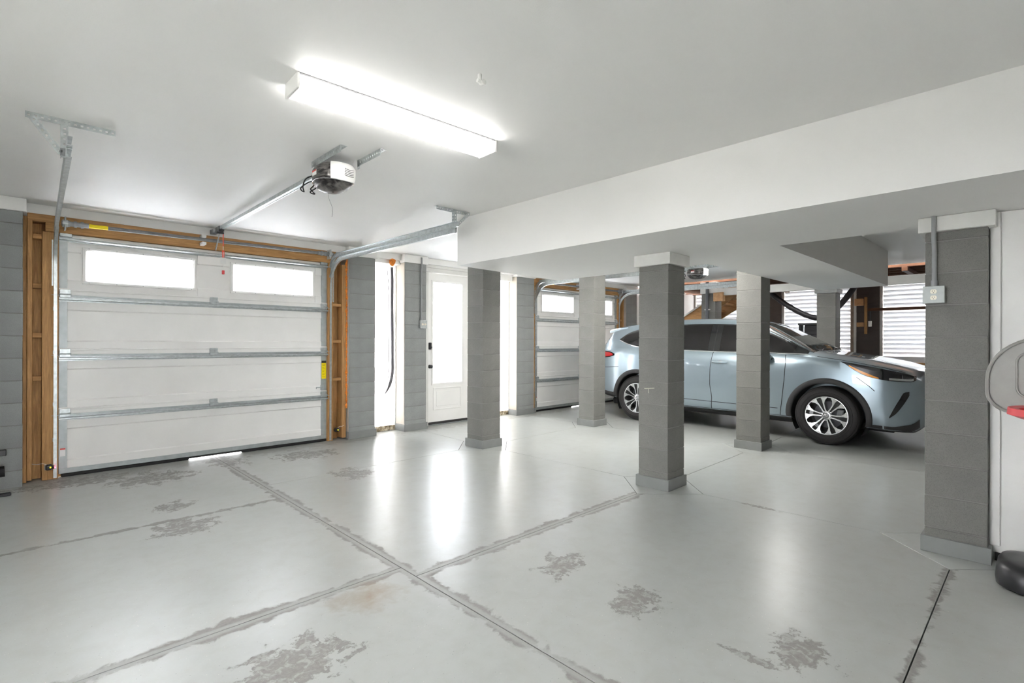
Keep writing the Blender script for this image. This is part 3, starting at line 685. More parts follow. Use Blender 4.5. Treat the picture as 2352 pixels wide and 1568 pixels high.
sl = MB(); sl.box(2.885, 2.962, Y1-.018, Y1-.003, .685, .755, .003).cyl((2.825, Y1-.014, .725), (2.90, Y1-.014, .725), .006, 8).cyl((2.828, Y1-.014, .725), (2.828, Y1-.014, .705), .005, 8); sl.build('slide_bolt', 'galvanised', door1)
Y2 = 6.68
door2 = garage_door(2, 'white sectional garage door behind the parked car', 7.055, 9.735, Y2)

# ------------------------------------------------------------------ wooden framing round each garage door
def door_frame(n, label, X0, X1, Y, yl):
    """X0,X1: door edges; framing stands behind and beside the tracks"""
    t = tag(empty('trim_%d' % n, ((X0+X1)/2, Y, 0)), label, None, None, 'structure')
    b_ = lambda name, x0, x1, ya, yb, z0, z1, m_: MB().box(x0, x1, ya, yb, z0, z1, .003).build(name, m_, t)
    b_('header_board', X0-.225, X1+.115, Y-.03, Y+.05, 2.462, 2.535, 'wood_along_x')
    b_('header_board', X0-.10, X1+.115, Y-.045, Y+.05, 2.375, 2.461, 'wood_along_x')
    b_('jamb_post', X0-.122, X0-.004, Y-.035, Y+.06, 0, 2.374, 'wood_vertical')
    b_('stud', X0-.225, X0-.190, Y-.06, Y+.16, .02, 2.461, 'wood_vertical')
    b_('back_board', X0-.189, X0-.123, Y+.10, Y+.16, 0, 2.461, 'wood_vertical')
    for z in (.36, .95, 1.36, 1.83, 2.30): 
        if z != .36: b_('blocking', X0-.189, X0-.123, Y-.015, Y+.09, z, z+.045, 'wood_along_x')
    b_('jamb_post', X1+.004, X1+.075, Y-.035, Y+.06, 0, 2.374, 'wood_vertical')
    b_('stud', X1+.20, X1+.262, Y-.035, Y+.16, .02, 2.374, 'wood_vertical')
    b_('back_board', X1+.076, X1+.199, Y+.10, Y+.16, 0, 2.374, 'wood_vertical')
    for z in (.80, 1.31, 1.80): b_('blocking', X1+.076, X1+.199, Y-.01, Y+.09, z, z+.04, 'wood_along_x')
    b_('sheathing', X0-.262, X0, Y+.162, Y+.180, 0, 2.534, 'wood_vertical'); b_('sheathing', X1, X1+.30, Y+.162, Y+.180, 0, 2.534, 'wood_vertical')
    for sx_ in (X0-.012, X1-.022): b_('weather_stop', sx_, sx_+.034, Y+.048, Y+.185, 0, 2.40, 'wood_vertical')
    b_('weather_stop', X0-.012, X1+.012, Y+.052, Y+.185, 2.352, 2.534, 'wood_along_x')
    b_('side_stud', X0-.256, X0-.226, Y-.03, Y+.16, 0, 2.50, 'wood_vertical')
    fo = MB(); zs = .30
    rnd = random.Random(n)
    pth = [(X1+.268+rnd.uniform(-.006, .006), Y-.032+rnd.uniform(-.006, .006), .42+k*.035) for k in range(60)]
    fo.tube(pth, lambda q: .014+.006*math.sin(q*140)+.003*math.sin(q*61), 8); fo.build('foam_bead', 'orange_foam', t, smooth=True)
    return t
door_frame(2, 'rough timber framing round the first garage door', .290, 2.970, Y1, 0)
door_frame(3, 'rough timber framing round the second garage door', 7.055, 9.735, Y2, 0)

# ------------------------------------------------------------------ tracks
TP = [(-.026, 0), (-.026, .026), (-.022, .026), (-.022, .004), (.022, .004), (.022, .026), (.026, .026), (.026, 0)]
def track_path(yv, zb, zh, yend, r):
    pts = [(yv, zb), (yv, zh-r)] + [(yv-r+r*math.cos(R(a)), zh-r+r*math.sin(R(a))) for a in range(9, 91, 9)] + [(yend, zh)]
    return pts
def track_sweep(mb, x0, x1, pts, s):
    m_ = len(pts); path = []; fr = []
    tot = [0]
    for a, b_ in zip(pts, pts[1:]): tot.append(tot[-1]+math.dist(a, b_))
    for i, (y, z) in enumerate(pts):
        a = pts[max(i-1, 0)]; b_ = pts[min(i+1, m_-1)]; d = Vector((0, b_[0]-a[0], b_[1]-a[1])).normalized()
        nrm = Vector((0, -d.z, d.y))     # across the track width
        q = 0 if y > pts[0][0]-.31 else (pts[0][0]-y)/(pts[0][0]-pts[-1][0])
        path.append((x0+(x1-x0)*q, y, z)); fr.append((nrm, (s, 0, 0)))
    mb.sweep(TP, path, fr)
def perf(mb, p, q, wdir, wid, th=.003, pitch=.028, hole=.012):
    """punched strap from p to q: two long strips with cross bridges leaving real holes"""
    p, q, wd = Vector(p), Vector(q), Vector(wdir).normalized(); d = (q-p); L = d.length; d.normalize(); nrm = d.cross(wd)
    e = (wid-hole)/2
    for s in (-1, 1):
        c = (p+q)/2+wd*s*(hole/2+e/2); mb.obox(c, (L/2, e/2, th/2), 0, (d, wd, nrm))
    n = max(2, int(L/pitch))
    for k in range(n+1):
        c = p+d*(L*k/n); br = (L/n-hole)/2 if 0 < k < n else (L/n-hole)/4
        mb.obox(c+(d*br/1 if k == 0 else (-d*br if k == n else Vector((0, 0, 0)))), (br, hole/2+.001, th/2), 0, (d, wd, nrm))
def perf_angle(mb, p, q, w1, w2, wid=.03):
    p, q = Vector(p), Vector(q); w1, w2 = Vector(w1), Vector(w2)
    perf(mb, p+w1*wid/2, q+w1*wid/2, w1, wid); perf(mb, p+w2*wid/2, q+w2*wid/2, w2, wid)
def door_track(label, xv, xe, Y, s, yend, hang, bracket):
    """xv: x at the door, xe: x at the inner end, s: +1/-1 side the channel opens to"""
    yv = Y-.03
    t = thing('door_track', label, 'track', (xv, Y-.03, 0), 'galvanised garage door tracks')
    a = MB(); track_sweep(a, xv, xe, track_path(yv, .015, 2.405, yend+.05, .36), s); a.build('lower_track', 'galvanised', t, smooth=35)
    a = MB(); track_sweep(a, xv, xe, [(yv-.02, 2.25)]+[(yv-.02-.20+.20*math.cos(R(k)), 2.26+.20*math.sin(R(k))) for k in range(0, 91, 9)]+[(yend, 2.46)], s); a.build('upper_track', 'galvanised', t, smooth=35)
    # fixing brackets to the post
    for z in (.38, .72, 1.22, 1.64):
        c = MB(); c.box(xv-s*.003, xv-s*.045, yv+.028, yv+.034, z-.018, z+.018, .001).box(xv-s*.004, xv-s*.0, yv-.01, yv+.034, z-.018, z+.018); c.build('track_bracket', 'galvanised', t)
    fl = MB(); fl.box(xv-s*.012, xv-s*.055, yv+.026, yv+.031, 1.86, 2.44, .002).box(xv-s*.004, xv-s*.014, yv-.02, yv+.031, 1.86, 2.30)
    for z in (1.95, 2.1, 2.2, 2.36): fl.cyl((xv-s*.035, yv+.02, z), (xv-s*.035, yv+.028, z), .009, 6)
    fl.build('flag_bracket', 'galvanised', t)
    # hanger at the inner end
    (hx0, hx1, hy), (vx, zb), (dx, dz) = hang
    h = MB(); perf_angle(h, (hx0, hy, ZC-.002), (hx1, hy, ZC-.002), (0, 0, -1), (0, 1, 0), .034); h.build('hanger_angle', 'galvanised', t)
    h = MB(); perf_angle(h, (vx, hy-.004, ZC-.01), (vx, hy-.004, zb), (1, 0, 0), (0, 1, 0), .032); h.build('hanger_strap', 'galvanised', t)
    h = MB(); perf(h, (dx, hy-.009, ZC-.03), (vx, hy-.009, dz), (math.copysign(.7, -(dx-vx)), 0, -.7) if False else Vector((dz-ZC+.03, 0, dx-vx)).normalized(), .032); h.build('brace_strap', 'galvanised', t)
    h = MB()
    h.box(min(vx, xe)-.004, max(vx, xe)+.004, hy-.02, hy+.012, zb+.01, zb+.05, .002); h.cyl((vx, hy-.02, zb+.03), (vx, hy+.02, zb+.03), .008, 8)
    h.build('hanger_plate', 'steel_dull', t)
    return t
door_track('galvanised track at the left of the first garage door', .250, .196, Y1, 1, 3.80, ((.028, .432, 3.96), (.180, 2.40), (.055, 2.42)), 0)
door_track('galvanised double track at the right of the first garage door', 3.016, 3.040, Y1, -1, 3.88, ((2.852, 3.255, 3.985), (3.056, 2.40), (3.225, 2.44)), 0)
door_track('galvanised track at the left of the second garage door', 7.012, 7.03, Y2, 1, 3.95, ((6.86, 7.26, 4.0), (7.01, 2.40), (6.90, 2.42)), 0)
door_track('galvanised double track at the right of the second garage door', 9.780, 9.75, Y2, -1, 3.88, ((9.6, 10.0, 3.95), (9.77, 2.40), (9.92, 2.42)), 0)

# ------------------------------------------------------------------ counterbalance tubes
def torsion(label, X0, X1, Y, z0, z1):
    t = thing('torsion_tube', label, 'spring tube', ((X0+X1)/2, Y, z0), 'counterbalance tubes over the garage doors')
    p = lambda q: (X0+(X1-X0)*q, Y, z0+(z1-z0)*q)
    MB().cyl(p(.05), p(.955), .019, 16).build('tube', 'tube_grey', t, smooth=True)
    for a, b_ in ((0, .075), (.925, 1)):
        c = MB(); c.cyl(p(a), p(b_), .024, 16)
        for k in range(3): q = a+(b_-a)*(.25+.25*k); c.cyl(p(q-.004), p(q+.004), .031, 14)
        c.build('winding_cone', 'steel_dull', t)
    for q in (.01, .985):
        c = MB(); pp = Vector(p(q)); c.box(pp.x-.006, pp.x+.006, Y-.03, Y+.08, pp.z-.06, pp.z+.06, .002).cyl((pp.x-.02, Y, pp.z), (pp.x+.02, Y, pp.z), .035, 14); c.build('end_plate', 'galvanised', t)
    MB().cyl(p(.075), p(.130), .0196, 16).build('label_wrap', 'sticker_yellow', t, smooth=True)
    q = .445; pp = Vector(p(q)); c = MB(); c.box(pp.x-.02, pp.x+.02, Y-.01, Y+.115, pp.z+.025, pp.z+.055, .002).box(pp.x-.02, pp.x+.02, Y-.01, Y+.115, pp.z-.055, pp.z-.025, .002); c.build('centre_bracket', 'white_plastic', t)
    return t
torsion('grey spring tube with yellow label over the first garage door', .30, 2.985, 6.485, 2.452, 2.472)
torsion('grey spring tube over the second garage door', 7.07, 9.75, 6.53, 2.445, 2.455)

# ------------------------------------------------------------------ ceiling lamps
def lamp(label, cx, cy, rz, L=1.25, dm='lamp_diffuser'):
    t = thing('ceiling_lamp', label, 'lamp', (0, 0, 0), 'long white ceiling lamps')
    W, H = .165, .072
    a = MB(); a.box(-L/2+.012, L/2-.012, -W/2-.004, W/2+.004, ZC-.010, ZC-.0005, .002); a.build('housing', 'steel_dull', t)
    prof = [(-W/2, ZC-.011), (-W/2, ZC-H+.012), (-W/2+.010, ZC-H), (W/2-.010, ZC-H), (W/2, ZC-H+.012), (W/2, ZC-.011)]
    a = MB(); a.sweep(prof, [(-L/2+.014, 0, 0), (L/2-.014, 0, 0)], [((0, 1, 0), (0, 0, 1))]*2); a.build('diffuser', dm, t)
    for s in (-1, 1):
        a = MB(); a.box(s*(L/2-.014), s*L/2, -W/2-.003, W/2+.003, ZC-H-.003, ZC-.0005, .002); a.build('end_cap', 'white_plastic', t)
    t.location = (cx, cy, 0); t.rotation_euler = (0, 0, rz); return t
lamp('long lit ceiling lamp above the near garage bay', 1.585, 2.535, R(-1.9))
lamp('long lit ceiling lamp hidden behind the soffit above the car', 8.60, 2.90, R(0.0), dm='lamp_diffuser_bay')
lamp('long lit ceiling lamp hidden behind the soffit between the columns', 5.72, 3.55, R(0.0), dm='lamp_diffuser_inner')

# small white fitting on the ceiling
hk = MB(); hk.cyl((1.60, 1.885, ZC-.030), (1.60, 1.885, ZC-.0005), .010, 10).cyl((1.585, 1.885, ZC-.034), (1.615, 1.885, ZC-.034), .009, 10).cyl((1.618, 1.872, ZC-.034), (1.618, 1.898, ZC-.034), .013, 10)
tag(hk.build('ceiling_hook', 'white_plastic', smooth=True), 'small white hook fitting on the ceiling beside the lamp', 'hook')

# ------------------------------------------------------------------ garage door openers
def superell(cx, cy, a, b_, n, p=2.6):
    out = []
    for k in range(n):
        t = 2*math.pi*k/n; c, s = math.cos(t), math.sin(t)
        out.append((cx+a*math.copysign(abs(c)**(2/p), c), cy+b_*math.copysign(abs(s)**(2/p), s)))
    return out
def opener(label, X, yh, zh, yw, detail):
    """X rail centre line, yh head centre, zh top of head, yw y of the header bracket"""
    t = thing('door_opener', label, 'opener', (X, yh, zh-.19), 'garage door openers under the ceiling')
    zr = zh-.03; zh = zh-.045
    r_ = MB(); prof = [(-.020, -.016), (-.020, .016), (-.006, .016), (-.006, .022), (.006, .022), (.006, .016), (.020, .016), (.020, -.016), (.012, -.016), (.012, -.012), (-.012, -.012), (-.012, -.016)]
    r_.sweep(prof, [(X, yw-.06, zr), (X, yh+.05, zr)], [((1, 0, 0), (0, 0, 1))]*2); r_.build('rail', 'galvanised', t)
    secs = []; lens = []
    for z, k in ((0, .90), (-.018, .99), (-.058, 1.0), (-.092, .97), (-.125, .86), (-.150, .68), (-.163, .42), (-.166, .05)):
        secs.append([(x, y, zh+z) for x, y in superell(X, yh, .124*k, .163*k, 40)])
    hd = MB(); hd.grid(secs, True); o = len(hd.v); hd.add([(X, yh, zh)]+[Vector(p) for p in secs[0]], [(0, 1+k, 1+(k+1) % 40) for k in range(40)])
    hd.build('motor_housing', 'opener_metal', t, smooth=50)
    rows = []
    for z, k in ((.002, .93), (-.018, 1.03), (-.05, 1.045), (-.082, 1.02), (-.102, .96)):
        row = []
        for q in range(25):
            an = R(232+122*q/24); c, s = math.cos(an), math.sin(an); p = 2.6
            zz = zh+z - (.018*abs(math.sin(an))**2 if z < -.05 else 0)
            row.append((X+.124*k*math.copysign(abs(c)**(2/p), c), yh-.012+.163*k*math.copysign(abs(s)**(2/p), s), zz))
        rows.append(row)
    inner = [[(X+(p[0]-X)*.95, yh+(p[1]-yh)*.95, p[2]) for p in r__] for r__ in rows]
    lc = MB(); lc.solid_grid(rows, inner); le = lc.build('light_cover', 'white_plastic', t, smooth=50)
    sl = MB()
    for k in range(5):
        z = zh-.040-k*.011
        pts = [(X+.035+.124*1.05*.55*(q/6-.5), yh-.012-.163*1.052*(1-abs((.035+.124*1.05*.55*(q/6-.5))/.129)**2.6)**(1/2.6), z-.006*math.sin(math.pi*q/6)) for q in range(7)]
        sl.tube(pts, .0016, 5)
    sl.build('cooling_slots', 'dark_plastic', le)
    bd = MB(); pts = superell(X, yh, .123*.985, .162*.985, 40)
    bd.tube([(x, y, zh-.098-.02*max(0, -(y-yh))/.155) for x, y in pts]+[(pts[0][0], pts[0][1], zh-.098)], .003, 6); bd.build('trim_band', 'chrome', t)
    MB().box(X-.127, X-.1235, yh-.01, yh+.05, zh-.070, zh-.035).build('label_sticker', 'sticker_white', t)
    MB().box(X-.1275, X-.1240, yh-.01, yh+.05, zh-.045, zh-.035).build('label_stripe', 'sticker_red', t)
    # hanging irons
    for dx, ya, yb in ((-.085, -.30, .16), (.135, -.42, -.10)):
        a = MB(); perf_angle(a, (X+dx, yh+ya, ZC-.001), (X+dx, yh+yb, ZC-.001), (0, 0, -1), (1, 0, 0), .045); a.build('hanger_angle', 'galvanised', t)
    for p_, q_ in (((X-.085, yh+.10, zh+.004), (X+.135, yh+.10, zh+.004)), ((X-.085, yh+.10, zh), (X-.085, yh+.10, ZC-.02)), ((X+.135, yh-.12, zh), (X+.135, yh-.12, ZC-.02))):
        a = MB(); perf(a, p_, q_, (0, 1, 0), .03); a.build('hanger_strap', 'galvanised', t)
    # power cord bundled with a tie
    cd = [(X-.06, yh+.175, zh-.02), (X-.11, yh+.20, zh-.05), (X-.12, yh+.23, zh-.10), (X-.10, yh+.26, zh-.13), (X-.115, yh+.285, zh-.10), (X-.07, yh+.21, zh-.06), (X-.04, yh+.19, zh-.10), (X-.08, yh+.20, zh-.14), (X-.05, yh+.19, zh-.15), (X-.07, yh+.215, zh-.115), (X-.05, yh+.21, zh-.085), (X-.03, yh+.24, zh-.04)]
    sm = []
    for i in range(len(cd)-1):
        p0 = Vector(cd[max(i-1, 0)]); p1 = Vector(cd[i]); p2 = Vector(cd[i+1]); p3 = Vector(cd[min(i+2, len(cd)-1)])
        for q in range(6):
            u = q/6; sm.append(.5*((2*p1)+(p2-p0)*u+(2*p0-5*p1+4*p2-p3)*u*u+(-p0+3*p1-3*p2+p3)*u**3))
    a = MB(); a.tube(sm+[Vector(cd[-1])], .0045, 8); a.build('power_cord', 'black_rubber', t, smooth=True)
    a = MB(); a.tube([(X-.03, yh+.01, zh-.175), (X-.028, yh, zh-.22), (X-.012, yh-.01, zh-.27), (X-.006, yh-.01, zh-.31), (X-.012, yh-.01, zh-.345)], .0012, 5); a.build('antenna_wire', 'cord_grey', t)
    # header bracket, trolley and arm
    a = MB(); a.box(X-.03, X+.03, yw-.07, yw+.01, zr-.025, zr+.022, .004).cyl((X-.035, yw-.03, zr), (X+.035, yw-.03, zr), .02, 12); a.build('header_bracket', 'steel_dull', t)
    a = MB(); a.box(X-.028, X+.028, yw-.34, yw-.20, zr-.04, zr+.02, .006).cyl((X-.03, yw-.27, zr-.045), (X+.04, yw-.27, zr-.045), .012, 10); a.build('trolley', 'dark_plastic', t)
    a = MB(); a.bar((X+.004, yw-.25, zr-.05), (X-.006, yw-.13, zr-.22), .005, .026); a.build('door_arm', 'galvanised', t)
    if detail:
        cx, cyy = X+.035, yw-.27
        a = MB(); a.cyl((cx, cyy, zr-.05), (cx, cyy, zr-.19), .0045, 8); a.build('release_cord', 'red_rope', t); a = MB(); a.cyl((cx-.009, cyy, zr-.245), (cx-.006, cyy, zr-.315), .004, 8).cyl((cx+.009, cyy, zr-.245), (cx+.006, cyy, zr-.315), .004, 8).cyl((cx, cyy, zr-.235), (cx, cyy, zr-.255), .009, 8); a.build('cord_loop', 'red_rope', t)
        a = MB(); a.cyl((cx, cyy, zr-.18), (cx, cyy, zr-.46), .0022, 6); a.build('cord_core', 'white_plastic', t)
        a = MB(); a.box(cx-.028, cx+.028, cyy-.001, cyy+.001, zr-.385, zr-.315, .0005); a.build('hang_tag', 'sticker_white', t)
        a = MB(); a.box(cx-.012, cx+.012, cyy-.012, cyy+.012, zr-.50, zr-.456, .003); a.build('release_handle', 'red_plastic', t)
    return t
mt, nt, b = nmat('opener_metal')
n = N(nt, 'ShaderNodeTexNoise'); n.inputs['Scale'].default_value = 9; n.inputs['Detail'].default_value = 3; n.inputs['Distortion'].default_value = 1.5
nt.links.new(coords(nt, (1, 1, 3)), n.inputs['Vector']); nt.links.new(ramp(nt, n.outputs[0], [(0.42, (0.035, 0.032, 0.032)), (0.62, (0.20, 0.19, 0.18))]), b.inputs['Base Color'])
b.inputs['Roughness'].default_value = 0.3; b.inputs['Metallic'].default_value = 0.5
opener('dark garage door opener with white lamp cover and red release cord', 1.605, 3.49, 2.602, 6.58, True)
opener('dark garage door opener over the parked car', 8.20, 4.02, 2.602, 6.62, False)

# ------------------------------------------------------------------ safety sensors by the first door
def sensor(label, x, y, z, s):
    t = thing('door_sensor', label, 'sensor', (x, y, 0), 'photo eye sensors of the garage door')
    a = MB(); a.box(x-.030, x+.022, y-.028, y+.022, z-.024, z+.030, .010).cyl((x+s*.018, y-.003, z), (x+s*.034, y-.003, z), .017, 14); a.build('body', 'black_plastic', t)
    a = MB(); a.box(x-s*.034, x-s*.030, y-.02, y+.05, z-.02, z+.02).box(x-s*.034, x+s*.01, y+.046, y+.05, z-.02, z+.02); a.build('mounting_plate', 'steel_dull', t)
    a = MB(); a.cyl((x+.006, y-.032, z+.004), (x+.006, y-.028, z+.004), .006, 10); a.build('yellow_light', 'led_yellow', t)
    if s > 0:
        a = MB(); a.cyl((x+.040, y-.012, z-.006), (x+.036, y-.004, z-.006), .006, 8); a.build('red_light', 'led_red', t)
    a = MB(); a.tube([(x-.02*s, y+.01, z+.028), (x-.05*s, y+.02, z+.04), (x-.09*s, y+.03, z+.035), (x-.13*s, y+.05, z+.045)], .002, 5); a.build('wire', 'white_plastic', t)
    return t
sensor('black door sensor with red light at the foot of the left track', .222, 6.555, .128, 1)
sensor('black door sensor at the foot of the right track', 3.075, 6.555, .146, -1)

# ------------------------------------------------------------------ outlets and conduits
def outlet(label, o, ux, nx, w_, h, vertical=True):
    """o: centre on the wall, ux: unit vector along the wall, nx: outward normal"""
    o, ux, nx = Vector(o), Vector(ux), Vector(nx); uz = Vector((0, 0, 1)); ax = (ux, nx, uz)
    t = thing('outlet_box', label, 'outlet', tuple(o), 'surface mounted metal outlet boxes')
    a = MB(); a.obox(o+nx*.022, (w_/2, .022, h/2), .006, ax); a.build('back_box', 'cover_steel', t)
    a = MB(); a.obox(o+nx*.046, (w_/2+.003, .003, h/2+.003), .003, ax)
    for sx in (-1, 1):
        for sz in (-1, 1): a.cyl(o+nx*.047+ux*sx*(w_/2-.009)+uz*sz*(h/2-.009), o+nx*.052+ux*sx*(w_/2-.009)+uz*sz*(h/2-.009), .006, 8)
    cp = a.build('cover_plate', 'cover_steel', t)
    for sg in (1, -1):
        c = o+nx*.0505+(uz*sg*.0195 if vertical else ux*sg*.0235)
        pl = MB(); n = 20; ring = []
        for k in range(n):
            an = 2*math.pi*k/n; q = c+ux*.0165*math.cos(an)+uz*max(-.0135, min(.0135, .0165*math.sin(an))); ring.append(q)
        pl.add([p-nx*.003 for p in ring]+[p+nx*.002 for p in ring], [tuple(range(n)), tuple(range(n, 2*n))]+[(k, (k+1) % n, n+(k+1) % n, n+k) for k in range(n)])
        rc = pl.build('receptacle', 'ivory_plastic', t)
        sl = MB()
        for sx, hh in ((-1, .0045), (1, .0038)): sl.obox(c+nx*.0022+ux*sx*.0062+uz*.003, (.0012, .0006, hh), 0, ax)
        sl.cyl(c+nx*.0015-uz*.0075, c+nx*.0028-uz*.0075, .0026, 8); sl.build('slots', 'black_plastic', rc)
    return t
outlet('metal outlet box with two ivory sockets on the column near the toy hoop', (4.2235, .478, 1.643), (0, -1, 0), (-1, 0, 0), .104, .104)
outlet('metal outlet box on the block pier beside the entry door', (4.425, 6.5485, 1.592), (1, 0, 0), (0, -1, 0), .118, .118, False)
def conduit(label, pts, r, strap):
    t = thing('electrical_conduit', label, 'conduit', pts[-1], 'grey conduits running up to the ceiling')
    z0 = pts[-1][2]; z1 = pts[0][2]
    a = MB(); a.tube(pts, r, 14); a.build('pipe', 'grey_pvc', t, smooth=True)
    a = MB(); a.cyl(Vector(pts[-1]), Vector(pts[-1])+Vector((0, 0, .035)), r*1.3, 14); a.build('connector', 'grey_pvc', t, smooth=True)
    return t
conduit('grey conduit on the column near the toy hoop', [(4.178, .478, 2.138), (4.178, .478, 2.0), (4.205, .478, 1.93), (4.205, .478, 1.85), (4.205, .478, 1.70)], .0125, 0)
conduit('grey conduit above the outlet by the entry door', [(4.395, 6.515, 2.60), (4.395, 6.515, 2.46), (4.395, 6.528, 2.40), (4.395, 6.528, 1.655)], .0125, 0)

# ------------------------------------------------------------------ foam plug and hanging cable in the narrow bay
rnd = random.Random(3)
rows = []
for i in range(9):
    ph = math.pi*i/8; row = []
    for k in range(14):
        th = 2*math.pi*k/14; r_ = .042*(1+.25*math.sin(3*th+i)+.12*rnd.random())
        row.append((3.955+r_*math.sin(ph)*math.cos(th), 6.625+r_*.8*math.sin(ph)*math.sin(th), 2.512+.062*math.cos(ph)*(1.25 if ph > 1.57 else .6)))
    rows.append(row)
fo = MB(); fo.grid(rows, True); tag(fo.build('foam_plug', 'orange_foam', smooth=True), 'orange expanding foam plug above the hanging grey cable', 'foam')
cb = []
key = [(3.950, 6.63, 2.42), (3.956, 6.63, 2.2), (3.962, 6.64, 1.85), (3.968, 6.64, 1.4), (3.972, 6.64, 1.05), (3.960, 6.62, .90), (3.925, 6.60, .77), (3.87, 6.58, .66), (3.80, 6.56, .575)]
for i in range(len(key)-1):
    p0 = Vector(key[max(i-1, 0)]); p1 = Vector(key[i]); p2 = Vector(key[i+1]); p3 = Vector(key[min(i+2, len(key)-1)])
    for q in range(6):
        u = q/6; cb.append(.5*((2*p1)+(p2-p0)*u+(2*p0-5*p1+4*p2-p3)*u*u+(-p0+3*p1-3*p2+p3)*u**3))
a = MB(); a.tube(cb+[Vector(key[-1])], lambda q: .021 if q < .82 else .021-.016*(q-.82)/.18, 10)
tag(a.build('hanging_cable', 'cord_grey', smooth=True), 'thick dark grey cable hanging in the narrow white bay', 'cable')
a = MB(); a.tube([(3.90, 6.67, 2.40), (3.922, 6.66, 2.0), (3.927, 6.66, 1.55), (3.922, 6.655, 1.1), (3.918, 6.655, .95), (3.90, 6.64, .80)], .005, 6)
tag(a.build('hanging_cable', 'dark_plastic', smooth=True), 'thin dark wire dangling beside the thick grey cable', 'cable')

# ------------------------------------------------------------------ toy basketball hoop
t = thing('toy_basketball_hoop', 'toy basketball hoop with grey backboard, red rim and black base', 'toy hoop', (4.02, -.13, 0))
def rrect(hw, hh, r, n=6, rt=None):
    pts = []; rt = rt or r
    for cx_, cy_, a0, q in ((hw-rt, hh-rt, 0, rt), (-hw+rt, hh-rt, 90, rt), (-hw+r, -hh+r, 180, r), (hw-r, -hh+r, 270, r)): pts += arc(cx_, cy_, q, a0, a0+90, n)
    return pts
rings = []
for x_, k in ((3.93, .96), (3.915, 1.0), (3.897, 1.0), (3.888, .965)):
    rings.append([(x_, -.13+a_*k, 1.165+b_*k) for a_, b_ in rrect(.345, .205, .11, 10, .235)])
bb = MB(); n = len(rings[0]); bb.grid(rings, True); 
bb.add(rings[0], [tuple(range(n))]); bb.add([(3.900, p[1]*.995, p[2]) for p in rings[3]], [tuple(range(n))])
bb.build('backboard', 'grey_plastic', t, smooth=35)
lip = MB(); lip.tube([(3.889, -.13+a_, 1.165+b_) for a_, b_ in rrect(.343, .203, .108, 10, .233)]+[(3.889, -.13+.343, 1.165-.03)], .008, 8); lip.build('backboard_lip', 'grey_plastic', t, smooth=True)
lip = MB(); lip.tube([(3.897, -.13+a_, 1.165+b_) for a_, b_ in rrect(.225, .125, .06, 5)]+[(3.897, -.13+.225, 1.165+.065)], .006, 8); lip.build('target_square', 'grey_plastic', t, smooth=True)
rim = MB(); nn = 40
prof = [(-.022, -.028), (-.022, .018), (.018, .024), (.022, -.010)]
path = []; frm = []
for k in range(nn+1):
    an = 2*math.pi*k/nn; c = Vector((3.69+.185*math.cos(an), -.11+.215*math.sin(an), .985)); path.append(c); frm.append((Vector((math.cos(an), math.sin(an), 0)), (0, 0, 1)))
rim.sweep(prof, path, frm); rim.box(3.80, 3.90, -.20, -.02, .955, 1.005, .012); rim.build('rim', 'red_plastic', t, smooth=50)
po = MB(); po.cyl((3.985, -.13, .10), (3.985, -.13, 1.22), .038, 18); po.box(3.93, 3.985, -.17, -.09, 1.08, 1.24, .01); po.build('post', 'black_plastic', t, smooth=40)
rings = []
for z, k in ((0.0, .93), (.015, .99), (.05, 1.0), (.10, .985), (.128, .93), (.14, .80), (.146, .3)):
    rings.append([(4.02+a_*(.232*k/.232), -.135+b_*k, z) for a_, b_ in [(p*k if False else p*k, q) for p, q in rrect(.215, .315, .13, 8)]])
bs = MB(); n = len(rings[0]); bs.grid(rings, True); bs.add(rings[0], [tuple(range(n))]); bs.add(rings[-1], [tuple(range(n))]); bs.build('base', 'black_plastic', t, smooth=50)

# ------------------------------------------------------------------ black rack cut by the left edge of the view
t = thing('exercise_rack', 'black tubular exercise rack beside the left block pier', 'rack', (-.32, 6.12, 0))
a = MB(); a.bar((-.62, 6.10, .385), (-.065, 6.10, .385), .05, .05, c=.004); a.build('crossbar', 'black_plastic', t)
a = MB(); a.bar((-.50, 6.12, .025), (-.50, 6.12, .62), .05, .05, up=(0, 1, 0), c=.004); a.build('upright', 'black_plastic', t)
a = MB(); a.cyl((-.62, 6.10, .205), (-.10, 6.10, .225), .026, 16).cyl((-.13, 6.10, .224), (-.075, 6.10, .226), .045, 18); a.build('roller_bar', 'black_rubber', t, smooth=40)
a = MB(); a.bar((-.62, 6.16, .016), (-.035, 6.16, .016), .034, .03, c=.006); a.bar((-.50, 6.04, .016), (-.50, 6.30, .016), .04, .03, c=.006); a.build('foot_bar', 'black_plastic', t)

